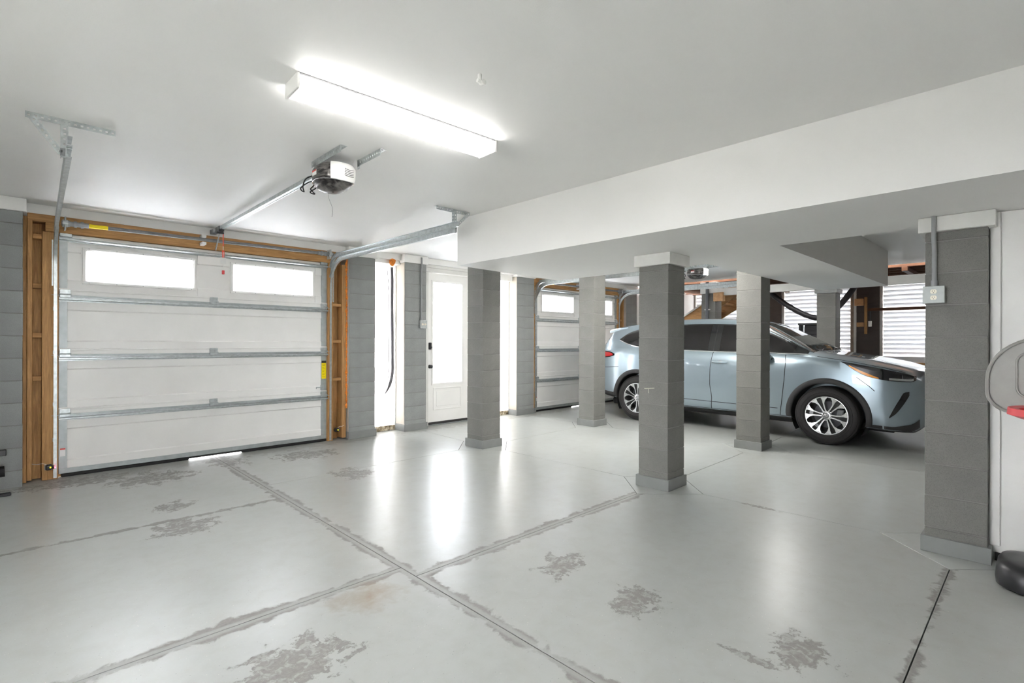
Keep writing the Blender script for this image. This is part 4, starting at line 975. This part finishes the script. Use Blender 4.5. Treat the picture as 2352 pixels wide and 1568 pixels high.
# ------------------------------------------------------------------ far end: louvered bays between dark block piers, deck joists, beam
XF = 13.30
wf = MB(); wf.box(XF, XF+.25, -3.0, 6.9, 0, .86); wf.box(XF, XF+.25, -3.0, .9, .86, 3.0); wf.box(XF, XF+.25, 6.62, 6.9, .86, 3.0)
wf.box(XF, XF+.25, .9, 6.62, 2.62, 3.0)
struct('wall_right', 'dark block wall below the louvered bays at the far end', wf, 'block_dark')
G3 = 'dark block piers between the louvered bays'
column('dark_block_pillar', 'dark brown block pier with wooden battens behind the bonnet', XF-.02, XF+.25, 2.42, 2.84, 2.62, G3, base=False, mat='block_dark', mort='mortar_dark')
column('dark_block_pillar', 'dark brown block pier behind the windscreen of the car', XF-.02, XF+.25, 4.38, 4.85, 2.62, G3, base=False, mat='block_dark', mort='mortar_dark')
def louver(n, label, ya, yb):
    o = tag(empty('window_%d' % n, (XF+.1, (ya+yb)/2, .86)), label, None, None, 'structure')
    MB().box(XF+.02, XF+.16, ya, yb, .86, .92, .004).build('sill', 'wood_along_y', o)
    MB().box(XF+.0, XF+.16, ya, ya+.055, .92, 2.62, .004).build('frame_board', 'trim_paint', o)
    MB().box(XF+.0, XF+.16, ya+.056, ya+.115, .92, 2.62, .004).build('frame_board', 'batten_brown', o)
    MB().box(XF+.02, XF+.16, yb-.05, yb, .92, 2.62, .004).build('frame_board', 'trim_paint', o)
    L_ = yb-ya-.17; s = .094
    me = MB().obox((0, 0, 0), (.074, L_/2, .004), 0, ((math.cos(R(-66)), 0, math.sin(R(-66))), (0, 1, 0), (-math.sin(R(-66)), 0, math.cos(R(-66))))).mesh('slat')
    for k in range(18): piece('slat', me, 'louver_white', o, (XF+.09, (ya+.115+yb-.05)/2, .975+k*s))
    return o
louver(5, 'bright white louvered bay at the far end nearest the viewer', .92, 2.42)
louver(6, 'bright white louvered bay behind the bonnet of the car', 2.84, 4.38)
louver(7, 'bright white louvered bay behind the stair', 4.85, 6.62)
# beam along the column line and exposed deck joists beyond it
struct('ceiling_beam', 'pale boxed beam along the far column line', MB().box(10.45, 10.56, -3.0, 4.76, 2.30, 2.445, .004), 'trim_paint')
MB_ = MB().box(10.40, 10.52, 4.55, 4.75, 2.18, 2.36, .004)
tag(MB_.build('beam_block', 'fresh_wood'), 'fresh wooden bearing block under the end of the pale beam', 'block')
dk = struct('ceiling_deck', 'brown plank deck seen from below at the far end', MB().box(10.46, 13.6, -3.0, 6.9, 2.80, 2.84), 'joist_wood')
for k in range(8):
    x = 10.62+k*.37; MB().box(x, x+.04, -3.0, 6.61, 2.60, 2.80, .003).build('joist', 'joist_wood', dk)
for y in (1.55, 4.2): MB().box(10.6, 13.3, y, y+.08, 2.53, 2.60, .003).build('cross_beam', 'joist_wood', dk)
# battens, blocks, rail and a small box on the dark pier
bt = thing('wood_batten', 'upright wooden batten with blocks on the dark pier behind the bonnet', 'batten', (XF-.05, 2.67, 1.5))
MB().box(XF-.065, XF-.021, 2.635, 2.685, 1.52, 2.32, .003).build('upright', 'wood_vertical', bt)
MB().box(XF-.11, XF-.021, 2.70, 2.86, 2.14, 2.29, .004).build('block', 'fresh_wood', bt)
MB().box(XF-.10, XF-.021, 2.70, 2.82, 1.68, 1.77, .004).build('block', 'fresh_wood', bt)
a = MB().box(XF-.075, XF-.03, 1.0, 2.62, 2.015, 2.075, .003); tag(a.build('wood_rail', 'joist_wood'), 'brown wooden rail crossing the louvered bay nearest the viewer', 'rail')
sb = thing('switch_box', 'small white switch box on the dark pier behind the bonnet', 'switch', (XF-.05, 2.58, 1.66))
MB().box(XF-.075, XF-.021, 2.555, 2.61, 1.68, 1.80, .005).build('box', 'white_plastic', sb); MB().cyl((XF-.05, 2.58, 1.80), (XF-.05, 2.58, 2.01), .006, 8).build('wire', 'cord_grey', sb)

# dark pipe clamped to the far column
pp = thing('drain_pipe', 'dark grey pipe strapped to the column behind the car roof', 'pipe', (10.465, 4.97, 1.2))
MB().cyl((10.455, 4.905, 0.0), (10.455, 4.905, 2.60), .032, 16).build('pipe', 'grey_dark_pipe', pp, smooth=True)
MB().box(10.44, 10.50, 4.855, 4.955, 2.005, 2.03, .003).build('pipe_clamp', 'white_plastic', pp)

# wooden stair climbing behind the car
stt = thing('wooden_stair', 'wooden stair with open treads climbing behind the car', 'stair', (11.7, 5.6, 0))
sa, sb_ = Vector((0, 6.45, 1.40)), Vector((0, 3.9, 2.93)); dv = (sb_-sa).normalized()
for x in (11.30, 12.22):
    a = MB(); a.bar(sa+Vector((x, 0, 0)), sb_+Vector((x, 0, 0)), .042, .27, c=.003); a.build('stringer', 'wood_along_y', stt)
for k in range(11):
    q = sa+dv*(.12+k*.272); a = MB(); a.box(11.32, 12.20, q.y-.13, q.y+.13, q.z+.03, q.z+.07, .003); a.build('tread', 'wood_along_x', stt)
a = MB(); a.bar(sa+Vector((11.25, 0, .17)), sb_+Vector((11.25, 0, .17)), .03, .035, c=.003); a.build('edge_batten', 'trim_paint', stt)
for y in (6.40,):
    for x in (11.30, 12.22): MB().box(x-.045, x+.045, y-.045, y+.045, 0, 1.40, .004).build('post', 'wood_vertical', stt)
# black hose sagging between the far columns
hs = []
for i in range(41):
    q = i/40; y = 4.25-(4.25-2.02)*q
    z = 1.805+ (1.38*(abs(y-3.02))**1.72 if y < 3.02 else .66*(abs(y-3.02))**1.5)
    hs.append((11.2, y, min(z, 2.47)))
a = MB(); a.tube(hs, lambda q: .052+.003*math.cos(q*600), 12); tag(a.build('drain_hose', 'hose_black', smooth=True), 'thick black hose sagging from the deck joists behind the car', 'hose')
# black condenser like cabinet behind the far column
cab = thing('black_cabinet', 'black slatted cabinet standing behind the bonnet of the car', 'cabinet', (11.6, 3.15, 0))
MB().box(11.3, 11.9, 2.96, 3.30, 0, 1.68, .01).build('body', 'black_plastic', cab)
for k in range(3): MB().box(11.24, 11.30, 3.31+k*.028, 3.325+k*.028, 0, 1.715, .003).build('edge_post', 'black_plastic', cab)
MB().box(11.22, 11.30, 2.96, 3.39, 1.68, 1.715, .004).build('top_rail', 'black_plastic', cab)
for k in range(9): MB().box(11.285, 11.302, 2.98, 3.27, .9+k*.085, .935+k*.085, .002).build('slat', 'black_plastic', cab)

# shrub outside the entry door glass
sh = thing('shrub', 'leafy green shrub outside the entry door glass', 'shrub', (6.35, 9.6, -.31))
a = MB(); rnd = random.Random(11)
for k in range(700):
    u, v, q = rnd.uniform(-1, 1), rnd.uniform(0, 6.283), rnd.random()**.4
    c = Vector((6.35+.75*q*math.cos(v)*(1-u*u)**.5, 9.6+.55*q*math.sin(v)*(1-u*u)**.5, .72+.80*u*q))
    d = Vector((rnd.uniform(-1, 1), rnd.uniform(-1, 1), rnd.uniform(-.3, 1))).normalized(); e = d.orthogonal().normalized(); L_ = rnd.uniform(.05, .10)
    a.add([c, c+d*L_*.5+e*L_*.28, c+d*L_, c+d*L_*.5-e*L_*.28], [(0, 1, 2, 3)])
fl = a.build('foliage', 'leaf_green', sh); fl['kind'] = 'stuff'
a = MB()
for k in range(7):
    v = k*.9; a.tube([(6.35, 9.6, -.31), (6.35+.12*math.cos(v), 9.6+.12*math.sin(v), .2), (6.35+.4*math.cos(v), 9.6+.35*math.sin(v), .9)], .012, 6)
a.build('stems', 'bark', sh)

# ------------------------------------------------------------------ car
CX, CY = 8.515, 1.949        # car centre line x, front axle y (u = y - CY, nose toward -y)
HW = 0.965
zbot = hermite([(-.985, .42), (-.95, .30), (-.85, .235), (-.5, .245), (0, .27), (.5, .285), (2.4, .29), (2.9, .31), (3.4, .345), (3.8, .40), (3.96, .48)])
ztop = hermite([(-.985, .80), (-.965, .90), (-.93, .965), (-.85, 1.015), (-.6, 1.085), (-.3, 1.145), (0, 1.190), (.12, 1.205), (.20, 1.225), (.30, 1.285), (.60, 1.452), (.90, 1.600), (1.10, 1.668), (1.4, 1.705), (1.9, 1.722), (2.4, 1.712), (2.9, 1.678), (3.3, 1.628), (3.48, 1.595), (3.60, 1.47), (3.72, 1.30), (3.84, 1.14), (3.91, 1.00), (3.96, .80)])
zbelt = hermite([(-.985, .74), (-.95, .86), (-.85, .94), (-.6, 1.022), (-.3, 1.075), (0, 1.115), (.2, 1.140), (.5, 1.150), (1.5, 1.165), (2.4, 1.190), (3.0, 1.225), (3.4, 1.225), (3.65, 1.16), (3.85, 1.00), (3.96, .72)])
wmax = hermite([(-.985, .50), (-.965, .62), (-.93, .715), (-.86, .80), (-.74, .875), (-.55, .930), (-.25, .958), (0, .965), (.6, .952), (1.4, .948), (2.3, .955), (2.83, .965), (3.2, .950), (3.45, .915), (3.65, .860), (3.80, .80), (3.90, .72), (3.96, .62)])
wroof = hermite([(-.985, .36), (-.93, .55), (-.80, .66), (-.5, .745), (-.1, .79), (.12, .795), (.3, .775), (.6, .735), (.95, .690), (1.4, .675), (2.4, .670), (3.0, .650), (3.45, .62), (3.6, .63), (3.75, .66), (3.9, .60), (3.96, .5)])
def section(u):
    zb, zt, ze, wm, wr = zbot(u), ztop(u), zbelt(u), wmax(u), wroof(u)
    tuck = .035 if -.6 < u < 3.3 else .02
    H = ze-zb
    inb = min(.055, .03+.02*max(0, min(1, (u+.2)/.5)))
    gh = zt-ze                                 # greenhouse or bonnet height
    zr = zt-min(.055, gh*.35)
    pts = [(0, zb), (wm-.15, zb), (wm-tuck-.02, zb+.03), (wm-tuck+.004, zb+.09*min(1, H/.6)), (wm-.020, zb+.26*H), (wm-.004, zb+.45*H), (wm, zb+.60*H), (wm-.004, zb+.74*H), (wm-.014, zb+.87*H), (wm-inb+.008, ze-.012), (wm-inb-.010, ze+.006)]
    a = (wm-inb-.010, ze+.006); b_ = (wr, zr)
    for q in (.2, .4, .6, .8): 
        bow = .018*math.sin(math.pi*q)*min(1, gh/.4)
        pts.append((a[0]+(b_[0]-a[0])*q+bow, a[1]+(b_[1]-a[1])*q+bow*.4))
    pts += [b_, (wr-.045, zr+(zt-zr)*.50), (wr*.70, zr+(zt-zr)*.84), (wr*.35, zt-(zt-zr)*.04), (0, zt)]
    return pts
def side_s(u, z):
    P = section(u); best = None
    for (a, za), (b_, zb) in zip(P, P[1:]):
        if min(za, zb)-1e-9 <= z <= max(za, zb)+1e-9 and abs(zb-za) > 1e-9:
            s = a+(b_-a)*(z-za)/(zb-za); best = s if best is None else max(best, s)
    return best if best is not None else P[14][0]
def top_z(u, s):
    P = section(u)[15:]
    for (a, za), (b_, zb) in zip(P, P[1:]):
        if b_ <= s <= a: return za+(zb-za)*((s-a)/(b_-a) if abs(b_-a) > 1e-9 else 0)
    return P[0][1]
def cw(u, s, z, side=-1): return Vector((CX+side*s, CY+u, z))
car = thing('parked_car', 'light blue grey family car parked behind the columns', 'car', (CX, CY+1.42, 0))
us = []
u = -.985
while u < 3.96:
    us.append(u); u += .012 if (u < -.84 or u > 3.80) else (.025 if (u < -.5 or u > 3.3) else .045)
us.append(3.96)
rows = []
for u in us:
    P = section(u); rows.append([cw(u, s, z, -1) for s, z in P]+[cw(u, s, z, 1) for s, z in P[::-1][1:-1]])
bd = MB(); bd.grid(rows, True); nb = len(rows[0]); bd.f.append(tuple(range(nb))); bd.f.append(tuple((len(rows)-1)*nb+k for k in range(nb)))
body = bd.build('body', 'car_paint', car, smooth=38)
# wheel openings cut out of the body
HZ, UR = .364, 2.832
cut = MB()
for u in (0, UR):
    for sgn in (-1, 1): cut.cyl(cw(u, .60, HZ+.012, sgn), cw(u, 1.10, HZ+.012, sgn), .438, 48)
co_ = bpy.data.objects.new('cutter', cut.mesh('cutter', WL[car.name])); C.objects.link(co_); co_.parent = car
md = body.modifiers.new('cut', 'BOOLEAN'); md.object = co_; md.operation = 'DIFFERENCE'; md.solver = 'EXACT'
bpy.context.view_layer.update(); dg = bpy.context.evaluated_depsgraph_get()
nm = bpy.data.meshes.new_from_object(body.evaluated_get(dg)); body.modifiers.clear(); body.data = nm
nm.polygons.foreach_set('use_smooth', [True]*len(nm.polygons)); nm.set_sharp_from_angle(angle=R(38))
bpy.data.objects.remove(co_)
def panel(name, mat, u0, u1, zl, zu, off=.004, nu=16, nv=6, th=.01, parent=None, both=True, smooth=60):
    for side in ((-1, 1) if both else (-1,)):
        f, bk = [], []
        for i in range(nu+1):
            u = u0+(u1-u0)*i/nu; a, b_ = zl(u), zu(u); rf, rb = [], []
            for k in range(nv+1):
                z = a+(b_-a)*k/nv; s = side_s(u, z); rf.append(cw(u, s+off, z, side)); rb.append(cw(u, s+off-th, z, side))
            f.append(rf); bk.append(rb)
        m_ = MB(); m_.solid_grid(f, bk); o = m_.build(name, mat, parent or car, smooth=smooth)
        if side == -1: near = o
    return near
def line_fn(*p): return hermite(list(p))
roofz = lambda u: section(u)[15][1]
# glasshouse: dark band from the A pillar to the quarter, then panes and pillars
beltz = lambda u: zbelt(u)+.028
win_top = line_fn((.22, 1.20), (.45, 1.335), (.80, 1.505), (1.05, 1.575), (1.3, 1.605), (1.9, 1.622), (2.5, 1.605), (2.85, 1.565), (3.10, 1.500), (3.27, 1.385))
win_bot = line_fn((.22, 1.180), (.6, 1.185), (1.5, 1.195), (2.3, 1.218), (2.7, 1.240), (3.0, 1.285), (3.27, 1.372))
panel('window_surround', 'gloss_black', .24, 3.27, win_bot, win_top, .003, 60, 6, .008)
def sub_win(u0, u1, m_=.018): return panel('side_window', 'tinted_glass', u0, u1, lambda u: win_bot(u)+m_, lambda u: max(win_bot(u)+m_+.004, win_top(u)-m_), .0055, 22, 6, .006)
sub_win(.40, 1.44); sub_win(1.62, 2.42); sub_win(2.50, 3.18)
def strip(name, mat, fn, u0, u1, r, nu=50, off=.006):
    for side in (-1, 1):
        m_ = MB(); m_.tube([cw(u0+(u1-u0)*i/nu, side_s(u0+(u1-u0)*i/nu, fn(u0+(u1-u0)*i/nu))+off, fn(u0+(u1-u0)*i/nu), side) for i in range(nu+1)], r, 6); m_.build(name, mat, car, smooth=True)
strip('belt_moulding', 'chrome', lambda u: win_bot(u)-.004, .24, 3.26, .0085)
# seams
def seam(pts, name='door_seam'):
    for side in (-1, 1):
        P = []
        for (ua, za), (ub, zb) in zip(pts, pts[1:]):
            for k in range(8): q = k/8; P.append((ua+(ub-ua)*q, za+(zb-za)*q))
        P.append(pts[-1]); m_ = MB(); m_.tube([cw(u, side_s(u, z)+.0005, z, side) for u, z in P], .0042, 6); m_.build(name, 'black_rubber', car)
seam([(.505, 1.165), (.495, 1.05), (.51, .80), (.54, .55), (.575, .31)]); seam([(1.525, 1.60), (1.53, 1.18), (1.555, .95), (1.56, .70), (1.535, .50), (1.55, .30)])
seam([(2.46, 1.22), (2.52, 1.0), (2.45, .86)]); seam([(.60, .425), (1.54, .435), (2.40, .450)]); seam([(-.33, .905), (-.46, .80), (-.52, .74)]); seam([(3.20, .905), (3.45, .885), (3.75, .88)])
# bonnet seam along the wing
seam([(.12, 1.150), (-.10, 1.118), (-.30, 1.088), (-.60, 1.03), (-.80, .975)], 'bonnet_seam')
# windscreen and rear window
def topglass(name, mat, u0, u1, k0, k1, off):
    f, bk = [], []
    for i in range(19):
        u = u0+(u1-u0)*i/18; W_ = (wroof(u)-.012)*(k0+(k1-k0)*i/18); rf, rb = [], []
        for k in range(25):
            s = -W_+2*W_*k/24; z = top_z(u, abs(s)); rf.append(Vector((CX+s, CY+u, z+off))); rb.append(Vector((CX+s, CY+u, z+off-.012)))
        f.append(rf); bk.append(rb)
    m_ = MB(); m_.solid_grid(f, bk); return m_.build(name, mat, car, smooth=60)
topglass('windscreen', 'windshield_glass', .19, .98, 1.0, 1.0, .006); topglass('rear_window', 'tinted_glass', 3.56, 3.76, .93, .95, .004)
wp_ = MB()
for s0, s1 in ((-.50, .05), (.10, .58)): wp_.tube([(CX+s0, CY+.17, top_z(.17, abs(s0))+.016), (CX+(s0+s1)/2, CY+.215, top_z(.215, abs((s0+s1)/2))+.020), (CX+s1, CY+.20, top_z(.20, abs(s1))+.016)], .007, 6)
wp_.build('wipers', 'black_plastic', car)
# wheel arches, sills and bumper cladding
for u in (0, UR):
    for side in (-1, 1):
        f, bk = [], []
        a0, a1 = -14, 194
        for i in range(45):
            an = R(a0+(a1-a0)*i/44); rf, rb = [], []
            for r_ in (.428, .440, .485, .496):
                uu = u+r_*math.cos(an)*1.0; z = max(.285, HZ+.012+r_*math.sin(an)); s = side_s(max(-.9, min(3.85, uu)), z)
                dd = .004 if r_ in (.428, .496) else .014
                rf.append(cw(uu, s+dd, z, side)); rb.append(cw(uu, s-.03, z, side))
            f.append(rf); bk.append(rb)
        m_ = MB(); m_.solid_grid(f, bk); m_.build('arch_cladding', 'dark_plastic', car, smooth=50)
        wl = MB(); rows_ = []
        for i in range(31):
            an = R(-30+240*i/30); rows_.append([cw(u+.434*math.cos(an), s, HZ+.012+.434*math.sin(an), side) for s in (.58, .90)])
        wl.grid(rows_); wl.build('wheel_liner', 'black_rubber', car, smooth=True)
panel('sill_cladding', 'dark_plastic', .44, 2.40, lambda u: zbot(u)+.002, lambda u: zbot(u)+.045, .006, 20, 2, .02)
panel('bumper_cladding', 'dark_plastic', -.93, -.455, lambda u: zbot(u)+.004, lambda u: zbot(u)+.075+.16*max(0, (-u-.70))**1.0*1.6, .008, 20, 4, .02)
panel('bumper_cladding', 'dark_plastic', 3.26, 3.80, lambda u: zbot(u)+.004, lambda u: zbot(u)+.11, .008, 16, 4, .02)
# lamps
hl_u = line_fn((-.90, .925), (-.80, .965), (-.60, 1.012), (-.40, 1.052), (-.20, 1.088), (-.165, 1.092))
hl_l = line_fn((-.90, .880), (-.86, .862), (-.70, .868), (-.50, .900), (-.40, .935), (-.30, .995), (-.20, 1.070), (-.165, 1.088))
hl = panel('headlamp', 'gloss_black', -.90, -.165, hl_l, hl_u, .004, 30, 6, .012)
for side_o in [o for o in car.children if o.name.startswith('headlamp')]:
    pass
panel('indicator', 'amber_lens', -.56, -.25, lambda u: hl_l(u)+.006, lambda u: hl_l(u)+.006+.034*math.sin(math.pi*min(1, max(.05, (u+.60)/.40))), .007, 16, 3, .006)
panel('lamp_lens', 'lamp_lens', -.88, -.66, lambda u: hl_l(u)+.008, lambda u: hl_l(u)+.034, .007, 10, 3, .006)
fg_c = lambda u: .62+(-u-.80)*1.0
panel('fog_recess', 'gloss_black', -.845, -.66, line_fn((-.845, .70), (-.80, .60), (-.72, .47), (-.66, .415)), line_fn((-.845, .745), (-.80, .735), (-.76, .655), (-.72, .57), (-.66, .43)), .004, 14, 4, .008)
tl_l = line_fn((3.30, 1.105), (3.42, 1.075), (3.60, 1.060), (3.80, 1.05)); tl_u = line_fn((3.30, 1.118), (3.42, 1.155), (3.60, 1.165), (3.80, 1.12))
panel('tail_lamp', 'gloss_black', 3.30, 3.80, lambda u: tl_l(u)-.008, lambda u: tl_u(u)+.008, .004, 18, 4, .010); panel('tail_lens', 'red_lens', 3.34, 3.80, lambda u: tl_l(u)+.006, lambda u: tl_u(u)-.008, .008, 18, 4, .008)
# grille on the nose: frame and bars
gr = MB()
def nose_u(s, z):
    lo, hi = -.985, -.5
    for _ in range(30):
        md_ = (lo+hi)/2
        if side_s(md_, z) >= s: hi = md_
        else: lo = md_
    return hi
f, bk = [], []
for k in range(9):
    z = .50+.36*k/8; rf, rb = [], []
    for i in range(21):
        s = -.56+1.12*i/20; u = nose_u(min(abs(s), .6), z); rf.append(Vector((CX+s, CY+u-.008, z))); rb.append(Vector((CX+s, CY+u+.02, z)))
    f.append(rf); bk.append(rb)
gr.solid_grid(f, bk); go = gr.build('grille', 'gloss_black', car, smooth=50)
for k in range(6):
    z = .54+k*.056; m_ = MB(); m_.tube([(CX+(-.55+1.10*i/20), CY+nose_u(min(abs(-.55+1.10*i/20), .6), z)-.012, z) for i in range(21)], .008, 6); m_.build('grille_bar', 'dark_plastic', go, smooth=True)
# spoiler, handles, mirrors
sp = MB(); f, bk = [], []
for i in range(7):
    u = 3.20+(3.60-3.20)*i/6; rf, rb = [], []
    for k in range(17):
        s = -(wroof(3.3)+.012)+2*(wroof(3.3)+.012)*k/16; zt = top_z(min(u, 3.46), min(abs(s), wroof(min(u, 3.46))-.001)); zz = zt+.012-max(0, u-3.46)*.18
        rf.append(Vector((CX+s, CY+u, zz))); rb.append(Vector((CX+s, CY+u, zz-.035-.012*math.sin(math.pi*i/6))))
    f.append(rf); bk.append(rb)
sp.solid_grid(f, bk); sp.build('roof_spoiler', 'car_paint', car, smooth=50)
for side in (-1, 1):
    for u0 in (1.30, 2.22):
        m_ = MB(); z = 1.035; pth = []
        for i in range(13):
            q = i/12; u = u0+.225*q; pth.append(cw(u, side_s(u, z)+.004+.030*math.sin(math.pi*q)**.6, z+.004*(q-.5), side))
        m_.tube(pth, lambda q: .009+.006*math.sin(math.pi*q), 10); ho = m_.build('door_handle', 'car_paint', car, smooth=True)
        f, bk = [], []
        for i in range(9):
            an = 2*math.pi*i/8; rf, rb = [], []
            for r_ in (0, .5, 1): 
                u = u0+.105+.045*r_*math.cos(an); zz = z+.026*r_*math.sin(an); s = side_s(u, zz); rf.append(cw(u, s+.0015, zz, side)); rb.append(cw(u, s-.01, zz, side))
            f.append(rf); bk.append(rb)
        m_ = MB(); m_.grid(f); m_.build('handle_cup', 'steel_dull', ho)
    m_ = MB(); ctr = cw(.74, .985, 1.125, side); rws = []
    for i in range(9):
        ph = math.pi*i/8; rw = []
        for k in range(20):
            th = 2*math.pi*k/20; rw.append(ctr+Vector((side*.105*math.cos(ph)*1.0, .075*math.sin(ph)*math.cos(th), .072*math.sin(ph)*math.sin(th)*(1.0))))
        rws.append(rw)
    m_.grid(rws, True); mo = m_.build('wing_mirror', 'car_paint', car, smooth=True)
    m_ = MB(); m_.bar(cw(.68, .88, 1.105, side), cw(.72, .95, 1.105, side), .06, .035, c=.01); m_.build('mirror_stalk', 'black_plastic', mo)
# underbody
ub = MB(); ub.box(CX-.70, CX+.70, CY-.70, CY+3.5, .215, .34, .03); ub.build('underbody', 'black_rubber', car)
# wheels
def make_wheel():
    # rim centre at origin, outer face toward -x
    wl_ = MB(); ax = (-1, 0, 0)
    wl_.lathe([(-.11, .225), (.085, .228), (.100, .236), (.104, .246), (.096, .248)], (0, 0, 0), ax, 64)
    W0 = Vector((0, 0, 0)); WLK = 'wheel_origin'; WL[WLK] = Vector((0, 0, 0))
    root = bpy.data.objects.new('wheel', wl_.mesh('wheel', smooth=50)); root.data.materials.append(MATS['dark_plastic']); C.objects.link(root); WL[root.name] = Vector((0, 0, 0))
    ty = MB(); ty.lathe([(.096, .240), (.112, .255), (.118, .290), (.114, .330), (.100, .360), (.080, .374), (.040, .381), (0, .382), (-.04, .381), (-.09, .374), (-.11, .345), (-.115, .29), (-.10, .235)], (0, 0, 0), ax, 72)
    ty.build('tyre', 'tyre_rubber', root, smooth=50)
    gv = MB(); 
    for r_, h in ((.352, .1075), (.300, .1185), (.268, .1165)):
        gv.lathe([(h-.002, r_-.003), (h+.0015, r_), (h-.002, r_+.003)], (0, 0, 0), ax, 72)
    gv.build('sidewall_rib', 'tyre_rubber', root, smooth=True)
    lp = MB(); lp.lathe([(.090, .236), (.106, .238), (.108, .244), (.106, .251), (.094, .253)], (0, 0, 0), ax, 72); lp.build('rim_lip', 'alloy', root, smooth=60)
    dk_ = MB(); dk_.lathe([(-.02, .01), (-.02, .175), (-.035, .175)], (0, 0, 0), ax, 40); dk_.build('brake_disc', 'grey_dark_pipe', root, smooth=40)
    cl = MB(); cl.obox((-.005, -.135, .03), (.035, .035, .075), .01); cl.build('brake_caliper', 'grey_pvc', root)
    bk_ = MB(); bk_.lathe([(-.06, .0), (-.06, .225)], (0, 0, 0), ax, 40); bk_.build('back_plate', 'black_rubber', root)
    sp_m = MB(); in_m = MB()
    P = lambda r_, a_, h: Vector((-h, r_*math.sin(a_), r_*math.cos(a_)))
    # one wide spoke: two bright ribs flaring at the rim with a dark pocket between
    for sg in (-1, 1):
        prof = [(.050, .34, .085), (.10, .165, .088), (.16, .150, .092), (.20, .215, .098), (.238, .262, .102)]; prof_o = [(.050, .52, .085), (.10, .275, .088), (.16, .250, .092), (.20, .325, .098), (.238, .395, .102)]
        prof = [(.045, .16, .085), (.10, .115, .088), (.16, .125, .092), (.20, .145, .098), (.239, .110, .102)]
        prof_o = [(.045, .52, .085), (.10, .255, .088), (.16, .230, .092), (.20, .310, .098), (.239, .440, .102)]
        f = [[P(r_, sg*a_, h), P(r_, sg*ao, h)] for (r_, a_, h), (_, ao, _h) in zip(prof, prof_o)]
        bk = [[P(r_, sg*a_, h-.035), P(r_, sg*ao, h-.035)] for (r_, a_, h), (_, ao, _h) in zip(prof, prof_o)]
        sp_m.solid_grid(f, bk)
    f = [[P(r_, -a_, h), P(r_, a_, h)] for r_, a_, h in ((.05, .16, .074), (.10, .12, .076), (.16, .13, .080), (.20, .150, .086), (.239, .115, .090))]
    bk = [[p+Vector((.02, 0, 0)) for p in r__] for r__ in f]; in_m.solid_grid(f, bk)
    sm, im = sp_m.mesh('spoke'), in_m.mesh('spoke_insert'); sm.materials.append(MATS['alloy']); im.materials.append(MATS['gloss_black'])
    for k in range(6):
        for nm_, me in (('spoke', sm), ('spoke_insert', im)):
            o = bpy.data.objects.new(nm_, me); C.objects.link(o); o.parent = root; o.rotation_euler = (R(60*k+30), 0, 0)
    hb = MB(); hb.lathe([(.06, .062), (.083, .060), (.090, .050), (.091, .036), (.087, .033)], (0, 0, 0), ax, 32); hb.build('hub', 'alloy', root, smooth=50)
    hc = MB(); hc.lathe([(.086, .034), (.090, .030), (.091, 0)], (0, 0, 0), ax, 28); hc.build('hub_cap', 'steel_dull', root, smooth=50)
    em = MB()
    for a_, b_, cz in ((.024, .017, 0), (.009, .016, 0), (.017, .007, .008)):
        em.tube([(-.0925, a_*math.cos(2*math.pi*k/24), cz+b_*math.sin(2*math.pi*k/24)) for k in range(25)], .0018, 5)
    em.build('emblem', 'chrome', root)
    for k in range(5):
        an = R(72*k+36); ln = MB(); ln.cyl((-.080, .052*math.sin(an)*1.15, .052*math.cos(an)*1.15), (-.097, .052*math.sin(an)*1.15, .052*math.cos(an)*1.15), .009, 6); ln.build('lug_nut', 'chrome', root)
    return root
wh = make_wheel()
first = True
for u in (0, UR):
    for side in (-1, 1):
        o = wh if first else copy_tree(wh); first = False
        o.parent = car; o.location = cw(u, .848, .384, side)-WL[car.name]; o.rotation_euler = (R(8 if u == 0 else 25), 0, 0) if side < 0 else (0, 0, math.pi)
